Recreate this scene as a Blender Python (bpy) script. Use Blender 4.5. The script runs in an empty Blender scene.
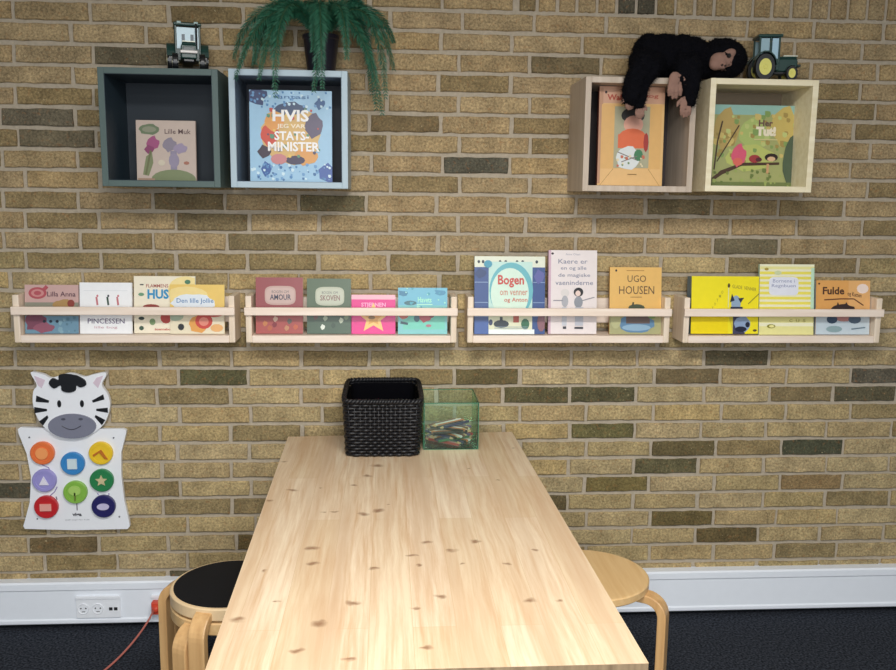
import bpy, bmesh, math, random
from mathutils import Vector, Matrix, noise
PI = math.pi
rnd = random.Random(7)
SC = bpy.context.scene
COL = SC.collection

# ------------------------------------------------------------------ helpers
def lin(c):
    return tuple((x / 12.92 if x <= 0.04045 else ((x + 0.055) / 1.055) ** 2.4) for x in c)
def hexc(h):
    h = h.lstrip('#')
    return tuple(int(h[i:i + 2], 16) / 255 for i in (0, 2, 4))
def C4(c):
    if isinstance(c, str): c = hexc(c)
    return lin(c) + (1.0,)
def mixc(a, b, t):
    a = hexc(a) if isinstance(a, str) else a
    b = hexc(b) if isinstance(b, str) else b
    return tuple(x * (1 - t) + y * t for x, y in zip(a, b))

class MB:
    """collects geometry (with a colour per face) for ONE mesh"""
    def __init__(s): s.v = []; s.f = []; s.c = []; s.m = []
    def add(s, vs, fs, col=None, mi=0):
        b = len(s.v); s.v += [tuple(p) for p in vs]
        for f in fs:
            s.f.append(tuple(b + i for i in f)); s.c.append(col); s.m.append(mi)
    def box(s, x0, x1, y0, y1, z0, z1, col=None, mi=0):
        vs = [(x, y, z) for z in (z0, z1) for y in (y0, y1) for x in (x0, x1)]
        s.add(vs, [(0, 2, 3, 1), (4, 5, 7, 6), (0, 1, 5, 4), (2, 6, 7, 3), (0, 4, 6, 2), (1, 3, 7, 5)], col, mi)
    def ring(s, rings, col=None, mi=0, cap=True, closed=False):
        n = len(rings[0]); vs = [p for r in rings for p in r]; fs = []
        m = len(rings)
        for i in range(m if closed else m - 1):
            a, b = i * n, ((i + 1) % m) * n
            for k in range(n):
                fs.append((a + k, a + (k + 1) % n, b + (k + 1) % n, b + k))
        if cap and not closed:
            fs.append(tuple(range(n))[::-1]); fs.append(tuple((m - 1) * n + k for k in range(n)))
        s.add(vs, fs, col, mi)
    def tube(s, pts, r, n=8, col=None, mi=0, closed=False, cap=True, flat=None):
        pts = [Vector(p) for p in pts]; rings = []; up = None
        m = len(pts)
        for i, p in enumerate(pts):
            if closed: t = pts[(i + 1) % m] - pts[i - 1]
            else: t = pts[min(i + 1, m - 1)] - pts[max(i - 1, 0)]
            t.normalize()
            if up is None:
                up = Vector((0, 0, 1)) if abs(t.z) < .9 else Vector((1, 0, 0))
            sx = t.cross(up)
            if sx.length < 1e-6: sx = t.orthogonal()
            sx.normalize(); up = sx.cross(t).normalized()
            rr = r[i] if isinstance(r, (list, tuple)) else r
            k2 = flat if flat else 1
            rings.append([p + sx * math.cos(2 * PI * k / n) * rr + up * math.sin(2 * PI * k / n) * rr * k2 for k in range(n)])
        s.ring(rings, col, mi, cap, closed)
    def lathe(s, prof, n=32, col=None, mi=0, axis='z', c=(0, 0, 0), cap=True):
        rings = []
        for (r, h) in prof:
            ring = []
            for k in range(n):
                a = 2 * PI * k / n; x, y = r * math.cos(a), r * math.sin(a)
                if axis == 'z': p = (c[0] + x, c[1] + y, c[2] + h)
                elif axis == 'y': p = (c[0] + x, c[1] + h, c[2] - y)
                else: p = (c[0] + h, c[1] + x, c[2] + y)
                ring.append(p)
            rings.append(ring)
        s.ring(rings, col, mi, cap)
    def sweep(s, pts, hw, ht, side, col=None, mi=0):
        """rectangular bar along pts; side = constant width direction"""
        pts = [Vector(p) for p in pts]; side = Vector(side).normalized(); rings = []
        for i, p in enumerate(pts):
            t = (pts[min(i + 1, len(pts) - 1)] - pts[max(i - 1, 0)]).normalized()
            n = t.cross(side).normalized()
            rings.append([p + side * hw + n * ht, p - side * hw + n * ht, p - side * hw - n * ht, p + side * hw - n * ht])
        s.ring(rings, col, mi)
    def prism(s, poly, y0, y1, col=None, mi=0, colside=None):
        """polygon in x,z (counter clockwise seen from -y) extruded from y0 (front) to y1"""
        n = len(poly)
        vs = [(x, y0, z) for x, z in poly] + [(x, y1, z) for x, z in poly]
        s.add(vs, [tuple(range(n))], col, mi)
        s.add(vs, [tuple(range(2 * n - 1, n - 1, -1))] + [(k, k + n, (k + 1) % n + n, (k + 1) % n) for k in range(n)], colside or col, mi)
    def build(s, name, mat, parent=None, smooth=False, bevel=0, seg=2, loc=None, rot=None, subsurf=0, fixn=True):
        me = bpy.data.meshes.new(name); me.from_pydata(s.v, [], s.f)
        mats = mat if isinstance(mat, (list, tuple)) else [mat]
        for m in mats: me.materials.append(m)
        if len(mats) > 1:
            me.polygons.foreach_set('material_index', s.m)
        if any(c is not None for c in s.c):
            at = me.color_attributes.new('Col', 'FLOAT_COLOR', 'CORNER')
            buf = []
            for f, c in zip(s.f, s.c):
                cc = C4(c if c is not None else (1, 1, 1))
                buf += list(cc) * len(f)
            at.data.foreach_set('color', buf)
        if fixn:
            bm = bmesh.new(); bm.from_mesh(me); bmesh.ops.recalc_face_normals(bm, faces=bm.faces); bm.to_mesh(me); bm.free()
        if smooth:
            me.polygons.foreach_set('use_smooth', [True] * len(me.polygons))
        me.update()
        o = bpy.data.objects.new(name, me); COL.objects.link(o)
        if parent: o.parent = parent
        if loc: o.location = loc
        if rot: o.rotation_euler = rot
        if bevel:
            b = o.modifiers.new('bevel', 'BEVEL'); b.width = bevel; b.segments = seg; b.limit_method = 'ANGLE'; b.angle_limit = math.radians(40)
        if subsurf:
            b = o.modifiers.new('sub', 'SUBSURF'); b.levels = subsurf; b.render_levels = subsurf
        return o

def tag(o, label, cat, group=None):
    o['label'] = label; o['category'] = cat
    if group: o['group'] = group
    return o
def thing(name, label, cat, loc=(0, 0, 0), rotz=0, group=None):
    o = bpy.data.objects.new(name, None); COL.objects.link(o)
    o.empty_display_size = .05; o.location = loc; o.rotation_euler = (0, 0, rotz)
    return tag(o, label, cat, group)
def struct(o): o['kind'] = 'structure'; return o

# ------------------------------------------------------------------ materials
def newmat(name):
    m = bpy.data.materials.new(name); m.use_nodes = True
    nt = m.node_tree; b = nt.nodes['Principled BSDF']
    return m, nt, b
def N(nt, t, **kw):
    n = nt.nodes.new(t)
    for k, v in kw.items():
        if k.startswith('i_'): n.inputs[k[2:].replace('_', ' ')].default_value = v
        else: setattr(n, k, v)
    return n
def plain(name, col, rough=.5, metal=0, var=.08, scale=40, bump=0, spec=.5, bscale=None):
    m, nt, b = newmat(name); L = nt.links
    b.inputs['Roughness'].default_value = rough; b.inputs['Metallic'].default_value = metal
    b.inputs['Specular IOR Level'].default_value = spec
    tc = N(nt, 'ShaderNodeTexCoord'); no = N(nt, 'ShaderNodeTexNoise'); no.inputs['Scale'].default_value = scale; no.inputs['Detail'].default_value = 4
    L.new(tc.outputs['Object'], no.inputs['Vector'])
    mx = N(nt, 'ShaderNodeMix', data_type='RGBA'); c = C4(col)
    mx.inputs['A'].default_value = tuple(x * (1 - var) for x in c[:3]) + (1,)
    mx.inputs['B'].default_value = tuple(min(1, x * (1 + var)) for x in c[:3]) + (1,)
    L.new(no.outputs['Fac'], mx.inputs['Factor']); L.new(mx.outputs['Result'], b.inputs['Base Color'])
    if bump:
        n2 = N(nt, 'ShaderNodeTexNoise'); n2.inputs['Scale'].default_value = bscale or scale * 4; L.new(tc.outputs['Object'], n2.inputs['Vector'])
        bp = N(nt, 'ShaderNodeBump'); bp.inputs['Strength'].default_value = bump; bp.inputs['Distance'].default_value = .002
        L.new(n2.outputs['Fac'], bp.inputs['Height']); L.new(bp.outputs['Normal'], b.inputs['Normal'])
    return m
def attrmat(name, rough=.5, var=.06, scale=60, spec=.5):
    m, nt, b = newmat(name); L = nt.links
    b.inputs['Roughness'].default_value = rough; b.inputs['Specular IOR Level'].default_value = spec
    a = N(nt, 'ShaderNodeAttribute', attribute_name='Col')
    tc = N(nt, 'ShaderNodeTexCoord'); no = N(nt, 'ShaderNodeTexNoise'); no.inputs['Scale'].default_value = scale
    L.new(tc.outputs['Object'], no.inputs['Vector'])
    mr = N(nt, 'ShaderNodeMapRange'); mr.inputs['To Min'].default_value = 1 - var; mr.inputs['To Max'].default_value = 1 + var
    L.new(no.outputs['Fac'], mr.inputs['Value'])
    vm = N(nt, 'ShaderNodeVectorMath', operation='SCALE'); L.new(a.outputs['Color'], vm.inputs[0]); L.new(mr.outputs['Result'], vm.inputs['Scale'])
    L.new(vm.outputs['Vector'], b.inputs['Base Color'])
    return m
def wood(name, c1, c2, axis='x', rough=.5, scale=1.0):
    m, nt, b = newmat(name); L = nt.links
    b.inputs['Roughness'].default_value = rough
    tc = N(nt, 'ShaderNodeTexCoord'); mp = N(nt, 'ShaderNodeMapping')
    s = [60 * scale] * 3; s['xyz'.index(axis)] = 4 * scale
    mp.inputs['Scale'].default_value = s; L.new(tc.outputs['Object'], mp.inputs['Vector'])
    no = N(nt, 'ShaderNodeTexNoise'); no.inputs['Scale'].default_value = 1; no.inputs['Detail'].default_value = 5
    L.new(mp.outputs['Vector'], no.inputs['Vector'])
    cr = N(nt, 'ShaderNodeValToRGB'); cr.color_ramp.elements[0].position = .3; cr.color_ramp.elements[1].position = .7
    cr.color_ramp.elements[0].color = C4(c2); cr.color_ramp.elements[1].color = C4(c1)
    L.new(no.outputs['Fac'], cr.inputs['Fac']); L.new(cr.outputs['Color'], b.inputs['Base Color'])
    return m

def brick_mat():
    m, nt, b = newmat('fired_clay_brick'); L = nt.links
    b.inputs['Roughness'].default_value = .8; b.inputs['Specular IOR Level'].default_value = .25
    a = N(nt, 'ShaderNodeAttribute', attribute_name='Col')
    tc = N(nt, 'ShaderNodeTexCoord')
    n1 = N(nt, 'ShaderNodeTexNoise'); n1.inputs['Scale'].default_value = 125; n1.inputs['Detail'].default_value = 3; n1.inputs['Roughness'].default_value = .7
    n2 = N(nt, 'ShaderNodeTexNoise'); n2.inputs['Scale'].default_value = 14; n2.inputs['Detail'].default_value = 3
    n3 = N(nt, 'ShaderNodeTexNoise'); n3.inputs['Scale'].default_value = 70; n3.inputs['Detail'].default_value = 2
    for n in (n1, n2, n3): L.new(tc.outputs['Object'], n.inputs['Vector'])
    r1 = N(nt, 'ShaderNodeMapRange'); r1.inputs['From Min'].default_value = .3; r1.inputs['From Max'].default_value = .7; r1.inputs['To Min'].default_value = .52; r1.inputs['To Max'].default_value = 1.5
    r2 = N(nt, 'ShaderNodeMapRange'); r2.inputs['From Min'].default_value = .3; r2.inputs['From Max'].default_value = .7; r2.inputs['To Min'].default_value = .74; r2.inputs['To Max'].default_value = 1.24
    L.new(n1.outputs['Fac'], r1.inputs['Value']); L.new(n2.outputs['Fac'], r2.inputs['Value'])
    mu = N(nt, 'ShaderNodeMath', operation='MULTIPLY'); L.new(r1.outputs['Result'], mu.inputs[0]); L.new(r2.outputs['Result'], mu.inputs[1])
    vm = N(nt, 'ShaderNodeVectorMath', operation='SCALE'); L.new(a.outputs['Color'], vm.inputs[0]); L.new(mu.outputs['Value'], vm.inputs['Scale'])
    # rusty specks
    rr = N(nt, 'ShaderNodeMapRange'); rr.inputs['From Min'].default_value = .58; rr.inputs['From Max'].default_value = .75; rr.inputs['To Max'].default_value = .35
    L.new(n3.outputs['Fac'], rr.inputs['Value'])
    mx = N(nt, 'ShaderNodeMix', data_type='RGBA'); mx.inputs['B'].default_value = C4('#a86f3e')
    L.new(rr.outputs['Result'], mx.inputs['Factor']); L.new(vm.outputs['Vector'], mx.inputs['A'])
    # pale chips
    n4 = N(nt, 'ShaderNodeTexNoise'); n4.inputs['Scale'].default_value = 110; L.new(tc.outputs['Object'], n4.inputs['Vector'])
    r4 = N(nt, 'ShaderNodeMapRange'); r4.inputs['From Min'].default_value = .66; r4.inputs['From Max'].default_value = .74; r4.inputs['To Max'].default_value = .6
    L.new(n4.outputs['Fac'], r4.inputs['Value'])
    m2 = N(nt, 'ShaderNodeMix', data_type='RGBA'); m2.inputs['B'].default_value = C4('#cdbb93')
    L.new(r4.outputs['Result'], m2.inputs['Factor']); L.new(mx.outputs['Result'], m2.inputs['A'])
    L.new(m2.outputs['Result'], b.inputs['Base Color'])
    bp = N(nt, 'ShaderNodeBump'); bp.inputs['Strength'].default_value = .6; bp.inputs['Distance'].default_value = .003
    L.new(n1.outputs['Fac'], bp.inputs['Height']); L.new(bp.outputs['Normal'], b.inputs['Normal'])
    return m

KNOTS = [(0.467, -0.406, 3), (0.517, -0.667, 5), (0.598, -0.654, 2), (0.751, -0.452, 6), (0.723, -0.552, 4), (0.685, -0.634, 3), (0.467, -0.756, 3), (0.617, -0.845, 2), (0.645, -0.841, 3), (0.722, -0.862, 5), (0.76, -0.839, 5), (0.784, -0.79, 2), (0.608, -1.082, 5), (0.619, -1.164, 4), (0.751, -1.198, 3), (0.872, -1.055, 4), (0.839, -1.13, 3), (0.849, -1.182, 2), (0.713, -1.361, 4), (0.89, -1.34, 4), (0.835, -1.39, 3), (0.493, -1.422, 5), (0.651, -1.447, 5), (0.56, -1.349, 2), (0.515, -1.198, 2), (0.621, -1.547, 4), (0.715, -1.577, 3), (0.93, -1.106, 4), (0.991, -1.053, 4), (1.119, -1.107, 3), (1.047, -1.184, 3), (0.952, -1.18, 2), (1.072, -1.366, 4), (1.131, -1.369, 3), (1.101, -0.598, 2), (1.025, -0.49, 2), (0.854, -1.544, 3), (1.19, -0.278, 2)]
def table_mat():
    m, nt, b = newmat('knotty_pine_planks'); L = nt.links
    b.inputs['Roughness'].default_value = .48; b.inputs['Specular IOR Level'].default_value = .35
    tc = N(nt, 'ShaderNodeTexCoord')
    # gentle warp
    nw = N(nt, 'ShaderNodeTexNoise'); nw.inputs['Scale'].default_value = 3.0; nw.inputs['Detail'].default_value = 2
    L.new(tc.outputs['Object'], nw.inputs['Vector'])
    sub = N(nt, 'ShaderNodeVectorMath', operation='SUBTRACT'); L.new(nw.outputs['Color'], sub.inputs[0]); sub.inputs[1].default_value = (.5, .5, .5)
    scl = N(nt, 'ShaderNodeVectorMath', operation='SCALE'); scl.inputs['Scale'].default_value = .02; L.new(sub.outputs['Vector'], scl.inputs[0])
    wp = N(nt, 'ShaderNodeVectorMath', operation='ADD'); L.new(tc.outputs['Object'], wp.inputs[0]); L.new(scl.outputs['Vector'], wp.inputs[1])
    # stave colour : voronoi-less, brick texture rotated to run along y
    mb = N(nt, 'ShaderNodeMapping'); mb.inputs['Rotation'].default_value = (0, 0, PI / 2)
    L.new(tc.outputs['Object'], mb.inputs['Vector'])
    br = N(nt, 'ShaderNodeTexBrick'); br.offset = .37; br.offset_frequency = 2
    br.inputs['Scale'].default_value = 1; br.inputs['Brick Width'].default_value = .9; br.inputs['Row Height'].default_value = .083
    br.inputs['Mortar Size'].default_value = .0004; br.inputs['Mortar Smooth'].default_value = .3
    br.inputs['Color1'].default_value = C4('#dfcdb3'); br.inputs['Color2'].default_value = C4('#d2bc9b'); br.inputs['Mortar'].default_value = C4('#b89a75')
    L.new(mb.outputs['Vector'], br.inputs['Vector'])
    # grain
    mg = N(nt, 'ShaderNodeMapping'); mg.inputs['Scale'].default_value = (75, 3.2, 20); L.new(wp.outputs['Vector'], mg.inputs['Vector'])
    ng = N(nt, 'ShaderNodeTexNoise'); ng.inputs['Scale'].default_value = 1; ng.inputs['Detail'].default_value = 6; ng.inputs['Roughness'].default_value = .65
    L.new(mg.outputs['Vector'], ng.inputs['Vector'])
    rg = N(nt, 'ShaderNodeMapRange'); rg.inputs['From Min'].default_value = .3; rg.inputs['From Max'].default_value = .62; rg.inputs['To Min'].default_value = .85; rg.inputs['To Max'].default_value = 0
    L.new(ng.outputs['Fac'], rg.inputs['Value'])
    m1 = N(nt, 'ShaderNodeMix', data_type='RGBA'); m1.inputs['B'].default_value = C4('#bd9872'); L.new(rg.outputs['Result'], m1.inputs['Factor']); L.new(br.outputs['Color'], m1.inputs['A'])
    # broad bands (greyish sapwood)
    mbd = N(nt, 'ShaderNodeMapping'); mbd.inputs['Scale'].default_value = (14, .9, 1); L.new(wp.outputs['Vector'], mbd.inputs['Vector'])
    nb = N(nt, 'ShaderNodeTexNoise'); nb.inputs['Scale'].default_value = 1; nb.inputs['Detail'].default_value = 2; L.new(mbd.outputs['Vector'], nb.inputs['Vector'])
    rb = N(nt, 'ShaderNodeMapRange'); rb.inputs['From Min'].default_value = .48; rb.inputs['From Max'].default_value = .7; rb.inputs['To Max'].default_value = .75
    L.new(nb.outputs['Fac'], rb.inputs['Value'])
    m2 = N(nt, 'ShaderNodeMix', data_type='RGBA'); m2.inputs['B'].default_value = C4('#c0a384'); L.new(rb.outputs['Result'], m2.inputs['Factor']); L.new(m1.outputs['Result'], m2.inputs['A'])
    # knots
    nk = N(nt, 'ShaderNodeTexNoise'); nk.inputs['Scale'].default_value = 38; L.new(tc.outputs['Object'], nk.inputs['Vector'])
    sk = N(nt, 'ShaderNodeVectorMath', operation='SUBTRACT'); L.new(nk.outputs['Color'], sk.inputs[0]); sk.inputs[1].default_value = (.5, .5, .5)
    s2 = N(nt, 'ShaderNodeVectorMath', operation='SCALE'); s2.inputs['Scale'].default_value = .030; L.new(sk.outputs['Vector'], s2.inputs[0])
    pk = N(nt, 'ShaderNodeVectorMath', operation='ADD'); L.new(tc.outputs['Object'], pk.inputs[0]); L.new(s2.outputs['Vector'], pk.inputs[1])
    mn = None
    for (x, y, s) in KNOTS:
        d = N(nt, 'ShaderNodeVectorMath', operation='SUBTRACT'); L.new(pk.outputs['Vector'], d.inputs[0]); d.inputs[1].default_value = (x, y, .72)
        k = .0019 * s
        e = N(nt, 'ShaderNodeVectorMath', operation='MULTIPLY'); L.new(d.outputs['Vector'], e.inputs[0]); e.inputs[1].default_value = (1 / (k * 1.7), 1 / (k * 1.2), 0)
        l = N(nt, 'ShaderNodeVectorMath', operation='LENGTH'); L.new(e.outputs['Vector'], l.inputs[0])
        if mn is None: mn = l.outputs['Value']
        else:
            q = N(nt, 'ShaderNodeMath', operation='MINIMUM'); L.new(mn, q.inputs[0]); L.new(l.outputs['Value'], q.inputs[1]); mn = q.outputs['Value']
    cr = N(nt, 'ShaderNodeMapRange'); cr.inputs['From Min'].default_value = .3; cr.inputs['From Max'].default_value = 1.25; cr.inputs['To Min'].default_value = .8; cr.inputs['To Max'].default_value = 0
    L.new(mn, cr.inputs['Value'])
    m3 = N(nt, 'ShaderNodeMix', data_type='RGBA'); m3.inputs['B'].default_value = C4('#7d5a3e'); L.new(cr.outputs['Result'], m3.inputs['Factor']); L.new(m2.outputs['Result'], m3.inputs['A'])
    L.new(m3.outputs['Result'], b.inputs['Base Color'])
    return m

def carpet_mat():
    m, nt, b = newmat('charcoal_carpet'); L = nt.links
    b.inputs['Roughness'].default_value = .95; b.inputs['Specular IOR Level'].default_value = .1
    tc = N(nt, 'ShaderNodeTexCoord'); n1 = N(nt, 'ShaderNodeTexNoise'); n1.inputs['Scale'].default_value = 130; n1.inputs['Detail'].default_value = 3
    L.new(tc.outputs['Object'], n1.inputs['Vector'])
    cr = N(nt, 'ShaderNodeValToRGB'); cr.color_ramp.elements[0].position = .35; cr.color_ramp.elements[1].position = .72
    cr.color_ramp.elements[0].color = C4('#14171d'); cr.color_ramp.elements[1].color = C4('#434852')
    L.new(n1.outputs['Fac'], cr.inputs['Fac']); L.new(cr.outputs['Color'], b.inputs['Base Color'])
    bp = N(nt, 'ShaderNodeBump'); bp.inputs['Strength'].default_value = .8; bp.inputs['Distance'].default_value = .004
    L.new(n1.outputs['Fac'], bp.inputs['Height']); L.new(bp.outputs['Normal'], b.inputs['Normal'])
    return m

def glass_mat():
    m = bpy.data.materials.new('green_tinted_acrylic'); m.use_nodes = True; nt = m.node_tree; nt.nodes.clear(); L = nt.links
    o = N(nt, 'ShaderNodeOutputMaterial'); t = N(nt, 'ShaderNodeBsdfTransparent'); t.inputs['Color'].default_value = (.93, .985, .95, 1)
    g = N(nt, 'ShaderNodeBsdfGlossy'); g.inputs['Roughness'].default_value = .06; g.inputs['Color'].default_value = (.8, 1, .88, 1)
    f = N(nt, 'ShaderNodeFresnel'); f.inputs['IOR'].default_value = 1.45
    mx = N(nt, 'ShaderNodeMixShader'); L.new(f.outputs['Fac'], mx.inputs['Fac']); L.new(t.outputs['BSDF'], mx.inputs[1]); L.new(g.outputs['BSDF'], mx.inputs[2])
    L.new(mx.outputs['Shader'], o.inputs['Surface'])
    return m

M = {}
M['brick'] = brick_mat(); M['mortar'] = plain('grey_mortar', '#b2a693', .95, var=.22, scale=90, bump=.5, bscale=300, spec=.1)
M['table'] = table_mat(); M['endgrain'] = wood('end_grain', '#a08a6c', '#77644c', 'z', .7)
M['carpet'] = carpet_mat(); M['trim'] = plain('white_painted_metal', '#eaeff6', .35, var=.02)
M['ceiling'] = plain('ceiling_paint', '#e8e6e0', .9)
M['birch'] = wood('pale_birch', '#f7e7d8', '#e9d4c0', 'x', .45)
M['birch_y'] = wood('pale_birch_end', '#f0e0cc', '#e0ccb2', 'z', .45)
M['honey'] = wood('lacquered_birch_seat', '#e2c08c', '#d5ad76', 'y', .35)
M['honey_leg'] = wood('lacquered_birch_leg', '#d9b07a', '#c69a66', 'z', .35)
M['honey_edge'] = plain('birch_edge', '#e4c79c', .4, scale=20)
M['lino'] = plain('black_linoleum', '#0e1117', .6, var=.2, scale=10, spec=.2)
M['green_paint'] = plain('dark_green_paint', '#50625f', .55, var=.06, scale=12)
M['green_back'] = plain('green_back_shaded', '#16222c', .6, var=.1, scale=12)  # back colour darkened to hold the shade inside the green box
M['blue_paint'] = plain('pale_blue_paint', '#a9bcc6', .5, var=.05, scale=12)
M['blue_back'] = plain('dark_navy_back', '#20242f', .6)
M['green_shade'] = plain('green_paint_in_shade', '#22333e', .55, var=.06, scale=12); M['blue_shade'] = plain('blue_paint_in_shade', '#5d6c7c', .55, var=.06, scale=12)  # darker versions of the box paints, with the inside shade in the colour
M['taupe'] = wood('taupe_stained_wood', '#c8b9a8', '#b5a491', 'z', .5)
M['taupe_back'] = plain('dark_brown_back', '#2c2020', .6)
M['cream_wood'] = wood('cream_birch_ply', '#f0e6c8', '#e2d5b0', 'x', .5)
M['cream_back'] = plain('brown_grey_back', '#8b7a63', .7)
M['print'] = attrmat('printed_cover', .38, .05, 50)
M['paper'] = plain('book_pages', '#e9e2d2', .8, var=.06, scale=200)
M['toy'] = attrmat('painted_plastic', .35, .04, 40)
M['white_board'] = plain('white_lacquered_board', '#eef0f4', .35, var=.02)
M['black_paint'] = plain('black_print', '#14161b', .4)
M['wicker'] = plain('black_wicker', '#0b0b10', .5, var=.6, scale=14, bump=.3)
M['blackcloth'] = plain('black_lining', '#08080c', .95, spec=.05)
M['plush'] = plain('black_plush', '#0b0b10', .95, var=.3, scale=80, bump=1, bscale=500, spec=.1)
M['skin'] = plain('beige_plush_skin', '#8d6c5e', .85, var=.12, scale=50, bump=.4)
M['leaf'] = plain('fern_leaf', '#276249', .55, var=.35, scale=30)
M['stem'] = plain('fern_stem', '#3d5a35', .6)
M['pot'] = plain('dark_plum_pot', '#191622', .35)
M['soil'] = plain('potting_soil', '#2b2019', .95, var=.4, scale=120)
M['acrylic'] = glass_mat()
M['acrylic_edge'] = plain('green_acrylic_edge', '#2f7a5c', .25)
M['cord'] = plain('pink_cord', '#b4675c', .5); M['plug'] = plain('orange_red_plug', '#d24a33', .4)
M['socket'] = plain('white_plastic_socket', '#eceff4', .3); M['hole'] = plain('dark_hole', '#1d1f24', .6)

# ------------------------------------------------------------------ room
PX, PZ, Z0 = .24, .0667, 2.1322
TAN = ['#a48f62', '#ac9666', '#9c885b', '#a38b5e', '#9f8d64', '#b09c70', '#958356', '#a18a5e', '#a9946a', '#ae945e']
DARK = {(7, 4): '#4a4a42', (18, 4.25): '#5f5538', (19, 5): '#565237', (19, 6): '#504e36', (21, 6): '#5c5836', (22, 7.25): '#5f5437', (23, 7): '#57533a', (24, 6.25): '#6f6239',
        (17, 8): '#57513e', (18, 7.25): '#6b5d43', (18, 10.25): '#57534a', (19, 9): '#7d6d4e', (19, 10): '#54503e', (22, 9.25): '#3d4234', (27, 8): '#574a2e', (26, 7.25): '#5f5231',
        (24, 9.25): '#8d7450', (18, .25): '#515036', (2, -.75): '#4f4a40', (5, -2): '#54514c', (6, -1.75): '#5d574c', (9, 2): '#5f5a45', (11, 8): '#5e594a', (9, 7): '#6b604a',
        (24, -2.75): '#4c4a3e', (27, -2): '#6b5a3e', (29, 0): '#4d4838', (2, 5.25): '#61543f', (1, 2): '#6d5d45', (27, 1): '#6a5836', (0, .25): '#7c6747',
        (3, -3): '#6d5f47', (12, 9.25): '#7c6a4c', (11, 1): '#77694d', (9, 0): '#6f5f45', (10, .25): '#75664b', (29, 5): '#4d4838', (28, 4.25): '#5b5038', (25, 5): '#5b4f34', (5, 3): '#705d42'}
# how far each upright joint strays from the regular bond, course by course
JO = {0: [(-1.75, 0.005), (-0.75, 0.007), (0.25, 0.014), (4.25, 0.008), (5.25, 0.008), (8.25, 0.016), (9.25, 0.01), (10.25, 0.017)], 1: [(-1.0, 0.001), (0.0, -0.0), (4.0, -0.003), (6.0, -0.009), (9.0, 0.006), (10.0, 0.008)], 2: [(-1.75, 0.0), (-0.75, 0.009), (4.25, -0.001), (5.25, -0.004), (9.25, 0.012), (10.25, 0.009)], 3: [(-1.0, 0.0), (4.0, -0.01), (5.0, -0.005), (10.0, 0.009)], 4: [(-1.75, -0.006), (-0.75, 0.003), (4.25, -0.001), (5.25, 0.0), (10.25, 0.011)], 5: [(-1.0, 0.002), (4.0, 0.0), (5.0, 0.0)], 6: [(-1.75, -0.004), (-0.75, 0.004), (3.25, 0.005), (5.25, 0.005)], 7: [(-1.0, 0.002), (4.0, 0.006), (5.0, -0.003)], 8: [(3.25, 0.011), (4.25, 0.007), (5.25, 0.007)], 9: [(-2.0, -0.005), (-1.0, -0.004), (0.0, 0.0), (1.0, -0.004), (2.0, 0.002), (3.0, -0.011), (4.0, -0.012), (5.0, -0.008), (6.0, -0.011), (7.0, -0.006), (8.0, -0.009), (9.0, -0.012)], 10: [(-1.75, 0.003), (-0.75, 0.001), (0.25, 0.014), (1.25, 0.017), (2.25, 0.01), (3.25, 0.01), (4.25, 0.003), (5.25, -0.004), (6.25, -0.004), (7.25, -0.005), (8.25, 0.0)], 11: [(-2.0, -0.012), (-1.0, -0.003), (0.0, -0.005), (1.0, -0.001), (2.0, -0.009), (3.0, -0.013), (4.0, -0.006), (6.0, -0.007), (7.0, -0.001), (8.0, 0.001)], 12: [(-1.75, -0.005), (-0.75, 0.002), (0.25, 0.009), (4.25, 0.003), (7.25, -0.001), (8.25, -0.005)], 17: [(0.0, 0.0), (1.0, 0.004), (2.0, 0.003), (5.0, -0.011), (6.0, -0.01), (7.0, -0.01), (9.0, -0.007), (10.0, -0.007)], 18: [(0.25, 0.002), (1.25, 0.0), (2.25, 0.011), (5.25, -0.011), (6.25, -0.005), (7.25, -0.006), (8.25, -0.005), (9.25, 0.002), (10.25, 0.003)], 19: [(0.0, -0.013), (1.0, -0.004), (2.0, -0.001), (6.0, -0.012), (7.0, -0.009), (8.0, 0.0), (9.0, 0.005), (10.0, 0.002)], 20: [(0.25, 0.001), (1.25, 0.006), (2.25, 0.013), (5.25, -0.008), (6.25, -0.007), (7.25, -0.002), (8.25, 0.01), (9.25, 0.01), (10.25, 0.013)], 21: [(0.0, -0.008), (1.0, -0.005), (2.0, 0.004), (6.0, -0.005), (7.0, -0.007), (8.0, -0.003), (9.0, -0.002), (10.0, -0.013), (11.0, -0.004)], 22: [(0.25, -0.01), (1.25, -0.001), (6.25, -0.003), (7.25, -0.005), (8.25, -0.004), (9.25, 0.003), (10.25, -0.004)], 23: [(-2.0, -0.008), (0.0, -0.007), (8.0, -0.005), (9.0, 0.0), (10.0, -0.002)], 24: [(0.25, -0.004), (1.25, 0.0), (6.25, -0.004), (7.25, -0.007), (8.25, -0.001), (9.25, 0.008), (10.25, 0.007)], 25: [(-2.0, -0.009), (0.0, -0.008), (8.0, -0.001), (9.0, 0.007), (10.0, 0.004), (11.0, 0.013)], 26: [(0.25, 0.015), (8.25, 0.005), (9.25, 0.001), (10.25, -0.003)], 27: [(-2.0, 0.002), (-1.0, 0.005), (0.0, 0.004), (8.0, -0.001), (9.0, -0.003), (10.0, -0.007), (11.0, 0.001)], 28: [(-1.75, -0.004), (-0.75, 0.006), (0.25, 0.01), (8.25, 0.01), (9.25, 0.003), (10.25, 0.004)]}
def stray(r, a):
    t = JO.get(r)
    if not t: return rnd.uniform(-.004, .004)
    if a <= t[0][0]: return t[0][1]
    for (a0, d0), (a1, d1) in zip(t[:-1], t[1:]):
        if a <= a1: return d0 + (d1 - d0) * (a - a0) / (a1 - a0)
    return t[-1][1]
wb = MB()
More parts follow.
